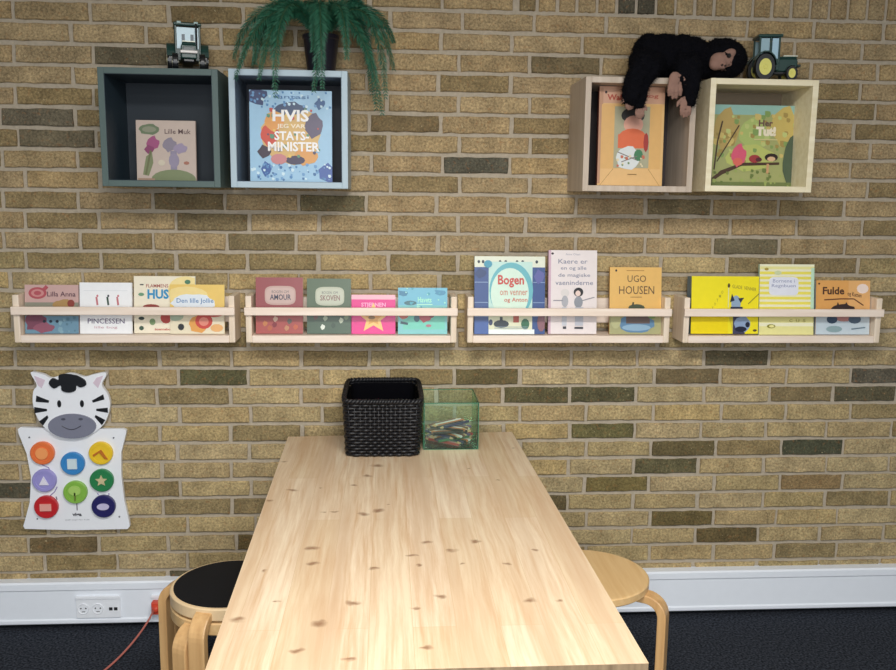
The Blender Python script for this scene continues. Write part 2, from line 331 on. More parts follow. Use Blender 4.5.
def brick(x0, x1, z0, z1, col):
    n = 8; j = .0017
    out = []
    for i in range(n): out.append((x0 + (x1 - x0) * i / n, z0))
    out.append((x1, z0)); out.append((x1, (z0 + z1) / 2))
    for i in range(n): out.append((x1 - (x1 - x0) * i / n, z1))
    out.append((x0, z1)); out.append((x0, (z0 + z1) / 2))
    out = [(x + rnd.uniform(-j, j), z + rnd.uniform(-j, j)) for x, z in out]
    cx, cz = (x0 + x1) / 2, (z0 + z1) / 2
    d = rnd.uniform(-.0012, .0012); inset = .0028
    def sh(p, k):
        x, z = p; return (x - math.copysign(min(k, abs(x - cx)), x - cx), z - math.copysign(min(k, abs(z - cz)), z - cz))
    a = [(x, .012, z) for x, z in out]; b = [(x, .003 + d, z) for x, z in out]
    c = []
    for p in out:
        q = sh(p, inset); c.append((q[0], d, q[1]))
    m = len(out); base = a + b + c
    fs = []
    for k in range(m):
        k2 = (k + 1) % m
        fs += [(k, k2, m + k2, m + k), (m + k, m + k2, 2 * m + k2, 2 * m + k)]
    fs.append(tuple(2 * m + k for k in range(m)))
    wb.add(base, fs, col)
def brickcol(r, a):
    c = DARK.get((r, a))
    if c: return mixc(c, '#857653', .22 if (r > 12 or r == 7) else .42)
    c = mixc(mixc(rnd.choice(TAN), rnd.choice(TAN), rnd.random()), '#b5a68c', .24)
    if r < 12: c = mixc(c, '#947c5e', .42)
    if rnd.random() < .16: c = mixc(c, '#7a6a48', .6)
    return c
SX = 1.278 - .0667
for r in range(-5, 33):
    z1 = Z0 - PZ * r; z0 = z1 - PZ
    if z1 < .02: break
    off = 0 if r % 2 else .25
    k = -5
    while k + off < 15:
        x0 = (k + off) * PX + stray(r, k + off); x1 = (k + 1 + off) * PX + stray(r, k + 1 + off)
        if -4 <= r <= -1 and x1 > SX:      # soldier course occupies this zone above the opening lintel
            if x0 < SX - .06: brick(x0 + .006, SX - .006, z0 + .006, z1 - .006, brickcol(r, k + off))
            k += 1; continue
        j1, j2 = rnd.uniform(-.0012, .002), rnd.uniform(-.002, .0012)
        brick(x0 + .0062 + j1, x1 - .0062 + j2, z0 + .0070 + rnd.uniform(-.0012, .0012), z1 - .0066 + rnd.uniform(-.0012, .0012), brickcol(r, k + off))
        k += 1
x = SX
while x < 3.6:
    brick(x + .006, x + PZ - .006, Z0 + .006, Z0 + .26, ('#4f4a3c' if 1.53 < x < 1.66 else brickcol(9, 99))); x += PZ
for zz in (Z0 + .2668,):
    pass
wb.box(-1.2, 3.6, .0085, .12, -.05, Z0 + .40, (.62, .57, .49), 1)
struct(wb.build('wall_back', [M['brick'], M['mortar']]))
fl = MB(); fl.box(-1.2, 3.6, -5.2, .12, -.06, 0); struct(fl.build('floor', M['carpet']))
ce = MB(); ce.box(-1.2, 3.6, -5.2, .12, 2.52, 2.58); struct(ce.build('ceiling', M['ceiling']))

# skirting trunking along the wall
tr = MB()
prof = [(0.0062, .018), (-.032, .018), (-.036, .022), (-.036, .034), (-.032, .038), (-.032, .142), (-.036, .146), (-.036, .168), (-.031, .174), (0.0062, .176)]
rings = [[(x, y, z) for y, z in prof] for x in (-1.2, 3.6)]
tr.ring(rings); struct(tr.build('baseboard_back', M['trim'], bevel=.0015))

# sockets on the trunking
def socket(x0, label, dataport=True):
    t = thing('wall_socket', label, 'socket', (x0, -.032, .0), 0, 'outlets on the white trunking')
    w = .152 if dataport else .05
    b = MB(); b.box(0, w, -.007, 0, .042, .112); b.build('cover_plate', M['socket'], t, bevel=.0015)
    b = MB(); b.box(0, w, -.010, 0, .113, .123); b.build('label_strip', M['socket'], t, bevel=.001)
    for i in range(2 if dataport else 1):
        cx = .025 + i * .05
        r = MB(); r.lathe([(.020, 0), (.020, -.009), (.0185, -.010), (.0165, -.0075)], 28, axis='y', c=(cx, 0, .077))
        o = r.build('outlet', M['socket'], t, smooth=False)
        h = MB()
        for sx in (-.0085, .0085): h.lathe([(.0025, -.0074), (.0025, -.0086)], 10, axis='y', c=(cx + sx, 0, .079))
        h.box(cx - .006, cx + .006, -.0085, -.0074, .0655, .0675)
        h.build('pin_holes', M['hole'], o)
    if dataport:
        for sx in (.113, .130):
            h = MB(); h.box(sx, sx + .012, -.0082, -.0068, .070, .081); h.build('data_port', M['hole'], t)
    return t
socket(-.310, 'double round white wall outlet with two black data ports on the white trunking', True)
socket(-.050, 'white wall outlet beside the left stool with an orange plug in it', False)
# orange plug + cord
cdt = thing('power_plug', 'orange-red plug with pink cord trailing down to the carpet left of the stool', 'plug', (-.028, -.039, .085))
p = MB(); p.lathe([(.019, 0), (.019, -.012), (.014, -.03), (.008, -.04)], 20, axis='y'); p.box(-.016, .016, -.03, -.004, -.022, .024); p.build('plug_body', M['plug'], cdt, bevel=.004)
pts = []
for i in range(25):
    s = i / 24
    x_ = -.005 - .10 * s ** 1.3; y_ = -.04 - .27 * s; z_ = (1 - s) ** 1.7 * .0 + (-.078 - 0) * (1 - (1 - s) ** 1.6)
    pts.append((x_, y_, z_))
pts += [(-.16, -.40, -.0795), (-.21, -.55, -.0795)]
p = MB(); p.tube(pts, .0035, 8); p.build('power_cord', M['cord'], cdt, smooth=True)

# ------------------------------------------------------------------ table
tab = thing('table', 'long table with a knotty pale pine plank top standing end-on against the brick wall', 'table', (0, 0, 0))
poly = [(.4475, -.122), (1.2135, -.078), (1.2405, -1.617), (.4702, -1.617)]
b = MB(); vs = [(x, y, .688) for x, y in poly] + [(x, y, .72) for x, y in poly]
b.add(vs, [(0, 1, 2, 3)], None, 1); b.add(vs, [(4, 7, 6, 5)], None, 0); b.add(vs, [(0, 4, 5, 1), (1, 5, 6, 2), (2, 6, 7, 3), (3, 7, 4, 0)], None, 1)
b.build('tabletop', [M['table'], M['endgrain']], tab, bevel=.0015)
for (x, y) in ((.52, -.2), (1.15, -.18), (.54, -1.5), (1.16, -1.5)):
    b = MB(); b.box(x - .03, x + .03, y - .03, y + .03, 0, .62); b.build('leg', M['birch_y'], tab, bevel=.003)
b = MB(); b.box(.50, 1.18, -.215, -.19, .60, .688); b.box(.52, 1.18, -1.51, -1.485, .60, .688); b.box(.505, .53, -1.5, -.2, .60, .688); b.box(1.15, 1.175, -1.5, -.2, .60, .688)
b.build('apron', M['birch'], tab, bevel=.002)

# ------------------------------------------------------------------ stools
def stool(label, loc, r, h, angs, black, rl=.055, th=.036, drop=.022):
    t = thing('stool', label, 'stool', loc, 0, 'birch stools around the table')
    b = MB()
    n = 64
    b.lathe([(r - .004, h - th), (r, h - th + .004), (r, h - .004), (r - .003, h - .0008), (r - .012, h)], n)
    b.build('seat', M['honey'] if not black else M['honey_edge'], t)
    if black:
        b = MB(); b.lathe([(r - .010, h - .001), (r - .010, h + .0012), (r - .012, h + .0016)], n); b.build('seat_pad', M['lino'], t)
    for a in angs:
        a = math.radians(a); d = Vector((math.cos(a), math.sin(a), 0)); side = Vector((-d.y, d.x, 0))
        zt = h - drop; R = r + rl; rb = .05; pts = [d * (r - .09) + Vector((0, 0, zt)), d * (R - rb) + Vector((0, 0, zt))]
        for k in range(1, 9):
            q = k / 8 * PI / 2; pts.append(d * (R - rb + rb * math.sin(q)) + Vector((0, 0, zt - rb + rb * math.cos(q))))
        pts.append(d * R + Vector((0, 0, 0)))
        b = MB(); b.sweep(pts, .023, .0125, side); b.build('leg', M['honey_leg'], t, bevel=.003)
    return t
stool('natural birch stool standing right of the table in front of the white trunking', (1.368, -.62, 0), .177, .44, (-30, 60, 150, 240), False, .048, .026, .035)
stool('natural birch stool underneath the black-topped one, lower of the stacked pair left of the table', (.337, -.640, 0), .163, .398, (152, 240, 330, 60), False, .036)
stool('black-topped birch stool stacked on another stool left of the table', (.337, -.640, .0405), .163, .398, (166, 255, 346, 76), True, .036)

# ------------------------------------------------------------------ printed art
_tc = {}
def textpolys(s, bold):
    key = (s, bold)
    if key in _tc: return _tc[key]
    cu = bpy.data.curves.new('t', 'FONT'); cu.body = s; cu.size = 1; cu.resolution_u = 2; cu.offset = bold; cu.align_x = 'LEFT'
    o = bpy.data.objects.new('t', cu); COL.objects.link(o)
    bpy.context.view_layer.update()
    dg = bpy.context.evaluated_depsgraph_get(); me = bpy.data.meshes.new_from_object(o.evaluated_get(dg))
    vs = [(v.co.x, v.co.y) for v in me.vertices]; fs = [tuple(p.vertices) for p in me.polygons]
    bpy.data.objects.remove(o); bpy.data.curves.remove(cu); bpy.data.meshes.remove(me)
    x0 = min(v[0] for v in vs); x1 = max(v[0] for v in vs); y0 = min(v[1] for v in vs); y1 = max(v[1] for v in vs)
    _tc[key] = ([((x - x0) / (x1 - x0), (y - y0) / (y1 - y0)) for x, y in vs], fs)
    return _tc[key]
class Art:
    """draws thin printed shapes on the plane y = yf of a mesh; u,v in metres from lower left of the cover"""
    def __init__(s, mb, x0, z0, w, h, yf):
        s.mb, s.x0, s.z0, s.w, s.h, s.y = mb, x0, z0, w, h, yf; s.k = 0
    def P(s, u, v): return (s.x0 + u * s.w, s.y - .00025 - s.k * .00012, s.z0 + v * s.h)
    def poly(s, pts, col):
        s.k += 1; p = [(min(1, max(0, u)), min(1, max(0, v))) for u, v in pts]
        s.mb.add([s.P(u, v) for u, v in p], [tuple(range(len(p)))], col)
    def rect(s, u0, v0, u1, v1, col): s.poly([(u0, v0), (u1, v0), (u1, v1), (u0, v1)], col)
    def ell(s, cu, cv, ru, rv, col, n=20, wob=0, a0=0, a1=2 * PI):
        s.poly([(cu + ru * (1 + wob * math.sin(k * 2.7)) * math.cos(a0 + (a1 - a0) * k / n), cv + rv * (1 + wob * math.cos(k * 1.9)) * math.sin(a0 + (a1 - a0) * k / n)) for k in range(n)], col)
    def rrect(s, cu, cv, ru, rv, col, p=4, n=28):
        s.poly([(cu + ru * math.copysign(abs(math.cos(a)) ** (2 / p), math.cos(a)), cv + rv * math.copysign(abs(math.sin(a)) ** (2 / p), math.sin(a))) for a in [2 * PI * k / n for k in range(n)]], col)
    def star(s, cu, cv, ru, rv, col, k=.45, n=5, rot=PI / 2):
        s.poly([(cu + ru * (1 if i % 2 == 0 else k) * math.cos(rot + PI * i / n), cv + rv * (1 if i % 2 == 0 else k) * math.sin(rot + PI * i / n)) for i in range(2 * n)], col)
    def line(s, pts, wd, col):
        s.k += 1
        for (a, b) in zip(pts[:-1], pts[1:]):
            ax, ay, bx, by = a[0] * s.w, a[1] * s.h, b[0] * s.w, b[1] * s.h
            dx, dy = bx - ax, by - ay; l = math.hypot(dx, dy) or 1; nx, ny = -dy / l * wd / 2, dx / l * wd / 2
            q = [(ax + nx, ay + ny), (bx + nx, by + ny), (bx - nx, by - ny), (ax - nx, ay - ny)]
            q = [(min(s.w, max(0, x)) / s.w, min(s.h, max(0, y)) / s.h) for x, y in q]
            s.mb.add([s.P(u, v) for u, v in q], [(0, 1, 2, 3)], col)
    def text(s, t, u0, v0, u1, v1, col, bold=.02, tilt=0):
        s.k += 1; vs, fs = textpolys(t, bold)
        s.mb.add([s.P(u0 + x * (u1 - u0), v0 + y * (v1 - v0) + tilt * x) for x, y in vs], fs, col)
    def specks(s, n, cols, u0=0, v0=0, u1=1, v1=1, r=.02, seed=1):
        q = random.Random(seed)
        for i in range(n):
            u, v = q.uniform(u0, u1), q.uniform(v0, v1); rr = r * q.uniform(.5, 1.4)
            s.k -= .93; s.ell(u, v, rr, rr * s.w / s.h, q.choice(cols), 8, .2)
        s.k += 1

def book(label, w, h, th, front, spine, art, x, y, z, lean=0, yaw=0, group=None, rounded=False):
    """x = centre, y = front-bottom edge, leaning backwards by lean radians"""
    t = thing('book', label, 'book', (x, y, z + th * math.sin(lean)), 0, group or ('picture books in the wall boxes' if z > 1.4 else GRP))
    t.rotation_euler = (-lean, 0, yaw)
    b = MB(); bt = .0022
    b.box(-w / 2, w / 2, 0, bt, 0, h, front)                      # front board
    b.box(-w / 2, w / 2, th - bt, th, 0, h, spine)                # back board
    b.box(-w / 2, -w / 2 + bt, bt, th - bt, 0, h, spine)          # spine
    a = Art(b, -w / 2, 0, w, h, 0)
    art(a)
    b.build('cover', M['print'], t, fixn=False)
    p = MB(); p.box(-w / 2 + bt, w / 2 - .003, bt, th - bt, .003, h - .003); p.build('pages', M['paper'], t)
    return t

# ------------------------------------------------------------------ picture shelves
ZS = 1.040
def shelf(x0, x1, label):
    t = thing('book_shelf', label, 'wall shelf', ((x0 + x1) / 2, 0, ZS), 0, 'long birch book shelves in a row')
    hw = (x1 - x0) / 2; e = .020
    for s in (-1, 1):
        b = MB(); b.box(min(s * hw, s * (hw - e)), max(s * hw, s * (hw - e)), -.118, 0, 0, .156); b.build('end_panel', M['birch_y'], t, bevel=.003)
    b = MB(); b.box(-hw + e, hw - e, -.118, -.001, .0, .0245); b.build('bottom_board', M['birch'], t, bevel=.0015)
    b = MB(); b.box(-hw - .002, hw + .002, -.131, -.118, .093, .119); b.build('front_rail', M['birch'], t, bevel=.002)
    b = MB(); b.box(-hw + e, hw - e, -.016, -.001, .055, .142); b.build('back_rail', M['birch'], t, bevel=.002)
    return t
shelf(-.427, .280, 'long narrow pale birch book shelf, leftmost of the four on the brick wall')
shelf(.315, 1.013, 'long narrow pale birch book shelf, second from the left, above the basket')
shelf(1.049, 1.741, 'long narrow pale birch book shelf, third from the left, holding the tall white book')
shelf(1.789, 2.487, 'long narrow pale birch book shelf, rightmost of the four on the brick wall')
ZB = ZS + .0247

def artA(a):
    a.rect(0, .0, 1, .36, '#6f93a8'); a.rect(0, .36, 1, .64, '#8f8e7e'); a.rect(0, .64, 1, 1, '#c9a6a0')
    a.ell(.2, .25, .2, .2, '#7c4a5c', 16, .2); a.ell(.35, .12, .2, .1, '#94596b', 14, .2); a.ell(.72, .58, .2, .12, '#ad8a56', 16, .15); a.ell(.86, .62, .07, .08, '#8d4238', 10)
    a.ell(.24, .83, .17, .12, '#b0545c', 20); a.ell(.24, .83, .12, .08, '#c98a88', 16); a.ell(.24, .83, .07, .045, '#b0545c', 12); a.line([(.36, .9), (.42, .97)], .012, '#b0545c')
    a.text('Lilla Anna', .42, .76, .95, .86, '#5d3f4b', .01)
    for u in (.36, .48, .6): a.ell(u, .25, .03, .03, '#26313f', 8)
    a.specks(14, ['#5c7f90', '#86a8b6'], .55, .03, .98, .33, .03, 3)
def artB(a):
    a.rect(.0, .0, 1, 1, '#f1f2f3'); a.rect(.08, .84, .92, .845, '#c9cdd2')
    for u, c in ((.34, '#c2727a'), (.55, '#2f4a3c'), (.74, '#c2727a')):
        a.line([(u, .56), (u - .02, .72)], .006, c); a.ell(u, .74, .02, .025, '#30323a' if c[1] == '2' else c, 8)
    a.text('PINCESSEN', .15, .20, .86, .30, '#6b5f7c', .008); a.text('lille bog', .28, .09, .72, .15, '#c79aa4', .0)
def artC(a):
    a.rect(0, 0, 1, 1, '#efe6cf'); a.ell(.85, .75, .3, .25, '#f0dc9a', 18)
    a.text('FLAMMENS', .20, .80, .56, .86, '#a5483e', .01); a.text('HUS', .22, .60, .57, .77, '#2e8fc0', .04)
    a.ell(.28, .46, .14, .05, '#96403a', 12); a.rect(.3, .42, .98, .46, '#7c4a42'); a.ell(.52, .27, .09, .1, '#b8463f', 12); a.ell(.78, .3, .13, .12, '#7fa9a6', 14, .2)
    a.ell(.12, .26, .05, .03, '#2b3a34', 8); a.ell(.3, .2, .05, .06, '#7f9a6d', 10); a.ell(.12, .09, .04, .04, '#425a4a', 8); a.text('boernebog', .34, .04, .62, .09, '#c04a3c', .02)
    a.ell(.12, .68, .05, .03, '#6d9a78', 8); a.ell(.88, .9, .05, .04, '#4d7f62', 8); a.rect(.1, .84, .16, .86, '#444444')
def artD(a):
    a.rect(0, 0, 1, 1, '#e9c66a'); a.rect(0, 0, 1, .5, '#e6dcc0'); a.ell(.3, .78, .4, .18, '#f0d890', 16)
    a.ell(.42, .62, .40, .19, '#dfe7ee', 20, .08); a.text('Den lille Jollie', .12, .60, .80, .72, '#4f7fb0', .01)
    a.rect(.0, .40, 1, .46, '#c9604c'); a.ell(.8, .42, .2, .08, '#c9564a', 12); a.ell(.1, .36, .15, .1, '#a8b8a0', 12)
    a.ell(.52, .2, .17, .18, '#e0a050', 16, .1); a.ell(.62, .26, .16, .16, '#c8473c', 18); a.ell(.62, .25, .09, .09, '#e08a78', 12); a.ell(.2, .14, .06, .07, '#2c2f33', 8); a.ell(.86, .12, .12, .08, '#e6b070', 10)
def label_plate(a, c1, c2, t1, t2, dots):
    a.rrect(.52, .68, .33, .17, c1, 4); a.rrect(.52, .68, .30, .14, mixc(c1, '#ffffff', .12), 4)
    a.text(t1, .34, .72, .70, .77, '#6a6a66', .0); a.text(t2, .30, .60, .75, .70, c2, .02)
    for i, (u, v, c) in enumerate(dots): a.ell(u, v, .05, .05, c, 10, .2)
def artE(a):
    a.rect(0, 0, 1, 1, '#96494c'); a.rect(.0, 0, 1, .42, '#a84f4a')
    label_plate(a, '#c2a298', '#3d3f52', 'BOGEN OM', 'AMOUR', [(.2, .18, '#c07a48'), (.42, .26, '#d8b8a0'), (.4, .16, '#7d2830'), (.72, .22, '#5f5a50'), (.85, .12, '#c0613f'), (.66, .1, '#bd8560'), (.3, .1, '#b3603f')])
def artF(a):
    a.rect(0, 0, 1, 1, '#55684f'); a.rect(0, 0, 1, .42, '#4a604d')
    label_plate(a, '#b9bda6', '#8a6a62', 'BOGEN OM', 'SKOVEN', [(.42, .28, '#a9b79c'), (.36, .12, '#dfe6d8'), (.78, .24, '#c3cdb4'), (.2, .3, '#6a4a44'), (.6, .15, '#3c5040'), (.9, .3, '#7a8f6c')])
def artG(a):
    a.rect(0, 0, 1, 1, '#e2308a'); a.rect(0, .88, 1, 1, '#f0b6c4'); a.text('STJERNEN', .22, .66, .78, .80, '#f6a9cf', .03)
    a.star(.5, .40, .38, .40, '#f2c878', .45); a.star(.5, .40, .2, .2, '#e0a850', .5); a.ell(.46, .42, .08, .05, '#8a6a30', 10)
def artH(a):
    a.rect(0, 0, 1, 1, '#7cc4c4'); a.rect(0, .62, 1, 1, '#6fb8cf'); a.rect(.1, .1, .95, .45, '#6fc9b4')
    a.text('Havets', .40, .68, .68, .80, '#a8ecc8', .02); a.rect(.38, .63, .70, .65, '#b8f0cc')
    a.ell(.25, .67, .13, .05, '#3f6f78', 12); a.ell(.1, .88, .1, .06, '#3f7fa0', 8, .3); a.ell(.85, .9, .12, .06, '#4a8fb0', 8, .3); a.ell(.55, .38, .14, .12, '#b8434f', 14, .2); a.ell(.68, .42, .06, .07, '#8d3848', 10)
    a.ell(.12, .38, .09, .06, '#c05a48', 10, .2); a.line([(.05, .25), (.2, .22)], .008, '#24424f'); a.ell(.38, .34, .06, .08, '#2f6270', 10); a.ell(.62, .18, .06, .03, '#b06a78', 8); a.specks(16, ['#4fa5b8', '#9fe0d0'], 0, .5, 1, 1, .025, 5)
def artI(a):
    a.rect(0, 0, 1, 1, '#34508a'); a.rect(0, .86, 1, 1, '#dfe3cf')
    for u in (.06, .12, .36, .44, .6, .68, .88): a.ell(u, .93, .02, .022, '#27323f', 8)
    a.rect(.2, .03, .82, .93, '#bfe0d6'); a.ell(.52, .56, .31, .36, '#66b3bd', 28); a.ell(.50, .52, .27, .33, '#d3ead8', 28); a.rect(.2, .03, .82, .3, '#dfe0c0')
    for v in (.22, .4, .66): a.rect(0, v, .19, v + .012, '#7f97c0'); a.rect(.83, v, 1, v + .012, '#7f97c0')
    a.ell(.09, .78, .08, .06, '#273f70', 10, .2); a.ell(.92, .74, .07, .09, '#5a5fa0', 10, .2); a.ell(.19, .9, .06, .05, '#3f96b0', 10); a.ell(.95, .15, .06, .12, '#8a5f68', 10); a.rect(0, 0, .2, .18, '#3f5fa0')
    a.text('Bogen', .33, .60, .70, .76, '#c8473f', .025); a.text('om venner', .36, .50, .75, .56, '#c8806a', .005); a.text('og Anton', .42, .40, .75, .47, '#c86048', .01)
    a.ell(.38, .13, .11, .05, '#23303a', 12); a.rect(.36, .13, .40, .22, '#23303a'); a.rect(.55, .15, .63, .24, '#b04a38'); a.ell(.72, .13, .06, .07, '#2f6a4a', 10); a.ell(.23, .15, .03, .04, '#2b3a60', 8); a.rect(.2, .0, .85, .06, '#e8efee')
    for v in (.0, .02): a.rect(.28, .07 + v, .76, .075 + v, '#9bb0c0')
def artJ(a):
    a.rect(0, 0, 1, 1, '#e6dcda'); a.rect(0, 0, .05, 1, '#caa8b8')
    a.ell(.08, .96, .03, .015, '#3d2f35', 6); a.text('Anna Olsen', .35, .94, .65, .965, '#9a9aa8', .0)
    for i, (s, u0, u1) in enumerate([('Kaere er', .2, .8), ('en og alle', .25, .78), ('de magiske', .2, .86), ('vaeninderne', .14, .92)]): a.text(s, u0, .84 - i * .085, u1, .895 - i * .085, '#7f8296', .005)
    a.ell(.62, .50, .10, .055, '#1c1a1f', 16); a.ell(.61, .485, .055, .035, '#e8cfc4', 12); a.ell(.62, .38, .09, .07, '#8c9098', 12); a.ell(.34, .49, .09, .05, '#d9d3cf', 12); a.ell(.34, .39, .07, .07, '#a9aab0', 12)
    a.line([(.1, .40), (.3, .40)], .003, '#8a8a90'); a.line([(.7, .40), (.95, .44)], .003, '#8a8a90')
    a.rect(.28, .10, .38, .32, '#c5c8d0'); a.rect(.55, .10, .72, .32, '#b9bcc6'); a.rect(.3, .06, .37, .09, '#3a3a42'); a.rect(.54, .06, .72, .085, '#3a3a42'); a.rect(.25, .24, .75, .27, '#8f8a90')
def artK(a):
    a.rect(0, 0, 1, 1, '#e6b868'); a.rect(0, 0, 1, .34, '#a8a678'); a.ell(.12, .95, .02, .018, '#2a2a2a', 8); a.rect(.32, .945, .66, .955, '#a87a3a')
    a.text('UGO', .34, .78, .70, .88, '#5c4630', .0); a.text('HOUSEN', .18, .60, .86, .72, '#5c4630', .0); a.rect(.4, .55, .62, .56, '#9a7440')
    a.ell(.52, .40, .16, .05, '#46503a', 12); a.line([(.44, .42), (.46, .48)], .006, '#3a4030')
    a.ell(.52, .16, .35, .14, '#5f86a8', 20, .06); a.rect(.32, .16, .78, .32, '#6a5a56'); a.ell(.52, .1, .28, .05, '#8fb0c8', 14); a.ell(.82, .27, .08, .04, '#7a9a5a', 8); a.ell(.12, .2, .1, .12, '#b8b888', 10)
def artL(a):
    a.rect(0, 0, 1, 1, '#f2e21e'); a.rect(0, 0, .55, .3, '#f0d800')
    for k, ch in enumerate('TOTMO'): a.text(ch, .30 + .035 * k, .42 + .07 * k, .33 + .035 * k, .47 + .07 * k, '#a8a030', .01)
    a.text('GLADE  VENNER', .60, .80, .96, .86, '#a09430', .01, -.06)
    a.rect(.54, .46, .555, .82, '#dfe0a0'); a.ell(.66, .52, .07, .15, '#8fa6c0', 14); a.poly([(.57, .55), (.60, .70), (.64, .58)], '#22283a'); a.poly([(.69, .62), (.78, .63), (.73, .54)], '#2a3040'); a.ell(.55, .84, .02, .04, '#5a4a20', 8)
    a.rect(.58, .42, .76, .47, '#242a4a'); a.rect(.62, .0, .80, .34, '#3f3f5a'); a.ell(.76, .17, .12, .14, '#8ea3c4', 16, .1); a.ell(.74, .08, .09, .05, '#1d2036', 10); a.ell(.84, .16, .035, .05, '#1d2036', 8); a.poly([(.62, 0), (.62, .34), (.56, .3)], '#d8c840')
    a.line([(.84, .52), (1, .70)], .003, '#8a8230'); a.ell(.95, .06, .03, .02, '#5c4a28', 8)
def artM(a):
    for k in range(14): a.rect(0, k / 14, 1, (k + .55) / 14, '#ecdf5e' if 2 < k < 13 else '#eae39a'); a.k -= 1; a.rect(0, (k + .55) / 14, 1, (k + 1) / 14, '#efeccb'); a.k -= 1
    a.k += 2; a.rect(0, 0, 1, .34, '#e8e29a'); a.rect(0, .12, 1, .17, '#f0edcc'); a.rect(.94, .3, 1, .95, '#bfe0c4')
    a.rrect(.44, .69, .27, .13, '#e4e6f0', 6); a.text('Bornene i', .24, .74, .64, .79, '#8f94b4', .0); a.text('Regnbuen', .22, .66, .66, .72, '#8f94b4', .0); a.ell(.33, .88, .07, .03, '#d0d8a8', 10); a.ell(.12, .93, .04, .02, '#b09a40', 8)
    a.ell(.22, .12, .08, .03, '#8f8a30', 10); a.ell(.23, .12, .05, .02, '#eae39a', 8); a.text('c u s', .55, .18, .85, .22, '#a8a05a', .0)
def artN(a):
    a.rect(0, 0, 1, 1, '#e0a45c'); a.rect(.6, .4, 1, 1, '#e6b070'); a.rect(0, 0, 1, .36, '#c4d2da'); a.ell(.86, .85, .11, .09, '#f2ddd0', 12); a.ell(.05, .94, .02, .02, '#4a3020', 6)
    a.text('Fulde', .12, .74, .52, .88, '#4c2e20', .03); a.text('og Katten', .58, .70, .84, .80, '#5c3a26', .01, -.04); a.line([(.15, .64), (.45, .66), (.7, .66), (.88, .54)], .004, '#6a4028')
    a.ell(.50, .48, .22, .08, '#3a2a28', 14, .15); a.poly([(.36, .48), (.4, .6), (.46, .5)], '#3a2a28'); a.poly([(.5, .5), (.56, .6), (.62, .5)], '#3a2a28')
    a.ell(.52, .34, .20, .10, '#c08a84', 16); a.ell(.30, .28, .10, .08, '#3f5268', 12); a.ell(.72, .28, .12, .08, '#56687a', 12); a.ell(.34, .1, .15, .06, '#8fa8ac', 14); a.line([(.66, .1), (.92, .13)], .004, '#6a7f8c')
GRP = 'picture books on the birch shelves'
def sb(label, x0, x1, ztop, th, front, spine, art, yb=-.092, lean=.12, yaw=0):
    h = (ztop - ZB) / math.cos(lean) - th * math.sin(lean)
    book(label, x1 - x0, h, th, front, spine, art, (x0 + x1) / 2, yb, ZB, lean, yaw)
sb('pink, grey and blue picture book with a red spiral drop, leftmost on the first shelf', -.402, -.231, 1.225, .014, '#c9a6a0', '#a08a88', artA)
sb('white book with three tiny figures above grey lettering', -.227, -.060, 1.233, .010, '#f1f2f3', '#e4e4e4', artB)
sb('cream book with blue HUS lettering, partly covered by its yellow neighbour', -.056, .143, 1.254, .010, '#efe6cf', '#cfd8d0', artC, -.080)
sb('yellow-topped picture book with a white cloud title and an orange round animal', .064, .241, 1.228, .010, '#e9c66a', '#e0d0a0', artD, -.092)
sb('dark red hardback with an oval title plate', .344, .499, 1.253, .018, '#96494c', '#c9a08c', artE)
sb('dark green hardback with an oval title plate', .513, .659, 1.250, .018, '#55684f', '#b0b0a0', artF)
sb('small pink book with a yellow star', .661, .808, 1.197, .012, '#e2308a', '#c02870', artG)
sb('light blue and mint book with red sea creatures', .817, .983, 1.221, .012, '#7cc4c4', '#5a9fb0', artH)
sb('large navy book with a pale arched window and red title', 1.075, 1.316, 1.328, .014, '#34508a', '#2c4070', artI)
sb('tall white book with grey lettering and a black-haired child', 1.328, 1.495, 1.350, .020, '#e6dcda', '#b995a8', artJ)
sb('orange-yellow book with thin brown lettering over a blue bowl shape', 1.540, 1.720, 1.294, .012, '#e2aa52', '#c08a3c', artK)
sb('bright yellow book with a grey-blue dog figure and dark blue spine', 1.823, 2.060, 1.266, .045, '#f2e21e', '#5c7480', artL, -.098, .10)
sb('tall yellow and white striped book with a pale name plate', 2.064, 2.258, 1.308, .012, '#efeccb', '#a8c8b0', artM, -.098, .12)
sb('orange and pale blue book with a dark shaggy-haired face', 2.269, 2.463, 1.253, .012, '#e0a45c', '#a8b4b8', artN)

# ------------------------------------------------------------------ cube boxes
def cube(label, x0, x1, z0, z1, mat, back, th=.0185, dep=.24, lining=None):
    t = thing('cube_shelf', label, 'box shelf', ((x0 + x1) / 2, 0, z0), 0, 'square wall boxes')
    w = (x1 - x0) / 2; h = z1 - z0
    for nm, a in (('side_panel', (-w, -w + th, 0, h)), ('side_panel', (w - th, w, 0, h)), ('top_panel', (-w + th, w - th, h - th, h)), ('bottom_panel', (-w + th, w - th, 0, th))):
        b = MB(); b.box(a[0], a[1], -dep, -.001, a[2], a[3]); b.build(nm, mat, t, bevel=.0012)
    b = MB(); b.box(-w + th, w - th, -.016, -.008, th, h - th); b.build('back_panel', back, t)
    if lining:  # thin panels added in darker colour to stand for shade inside the box
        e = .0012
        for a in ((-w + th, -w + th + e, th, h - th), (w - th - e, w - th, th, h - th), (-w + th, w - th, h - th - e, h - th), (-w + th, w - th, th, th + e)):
            b = MB(); b.box(a[0], a[1], -dep + .002, -.016, a[2], a[3]); b.build('inner_shade', lining, t)
    return t
cube('dark green wooden box shelf, leftmost on the wall', -.086, .269, 1.545, 1.897, M['green_paint'], M['green_back'], lining=M['green_shade'])
cube('pale blue wooden box shelf under the fern', .3005, .659, 1.546, 1.900, M['blue_paint'], M['blue_back'], lining=M['blue_shade'])
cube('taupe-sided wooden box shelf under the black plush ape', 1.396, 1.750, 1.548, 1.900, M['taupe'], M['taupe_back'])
cube('cream birch box shelf, rightmost on the wall', 1.793, 2.143, 1.552, 1.903, M['cream_wood'], M['cream_back'])
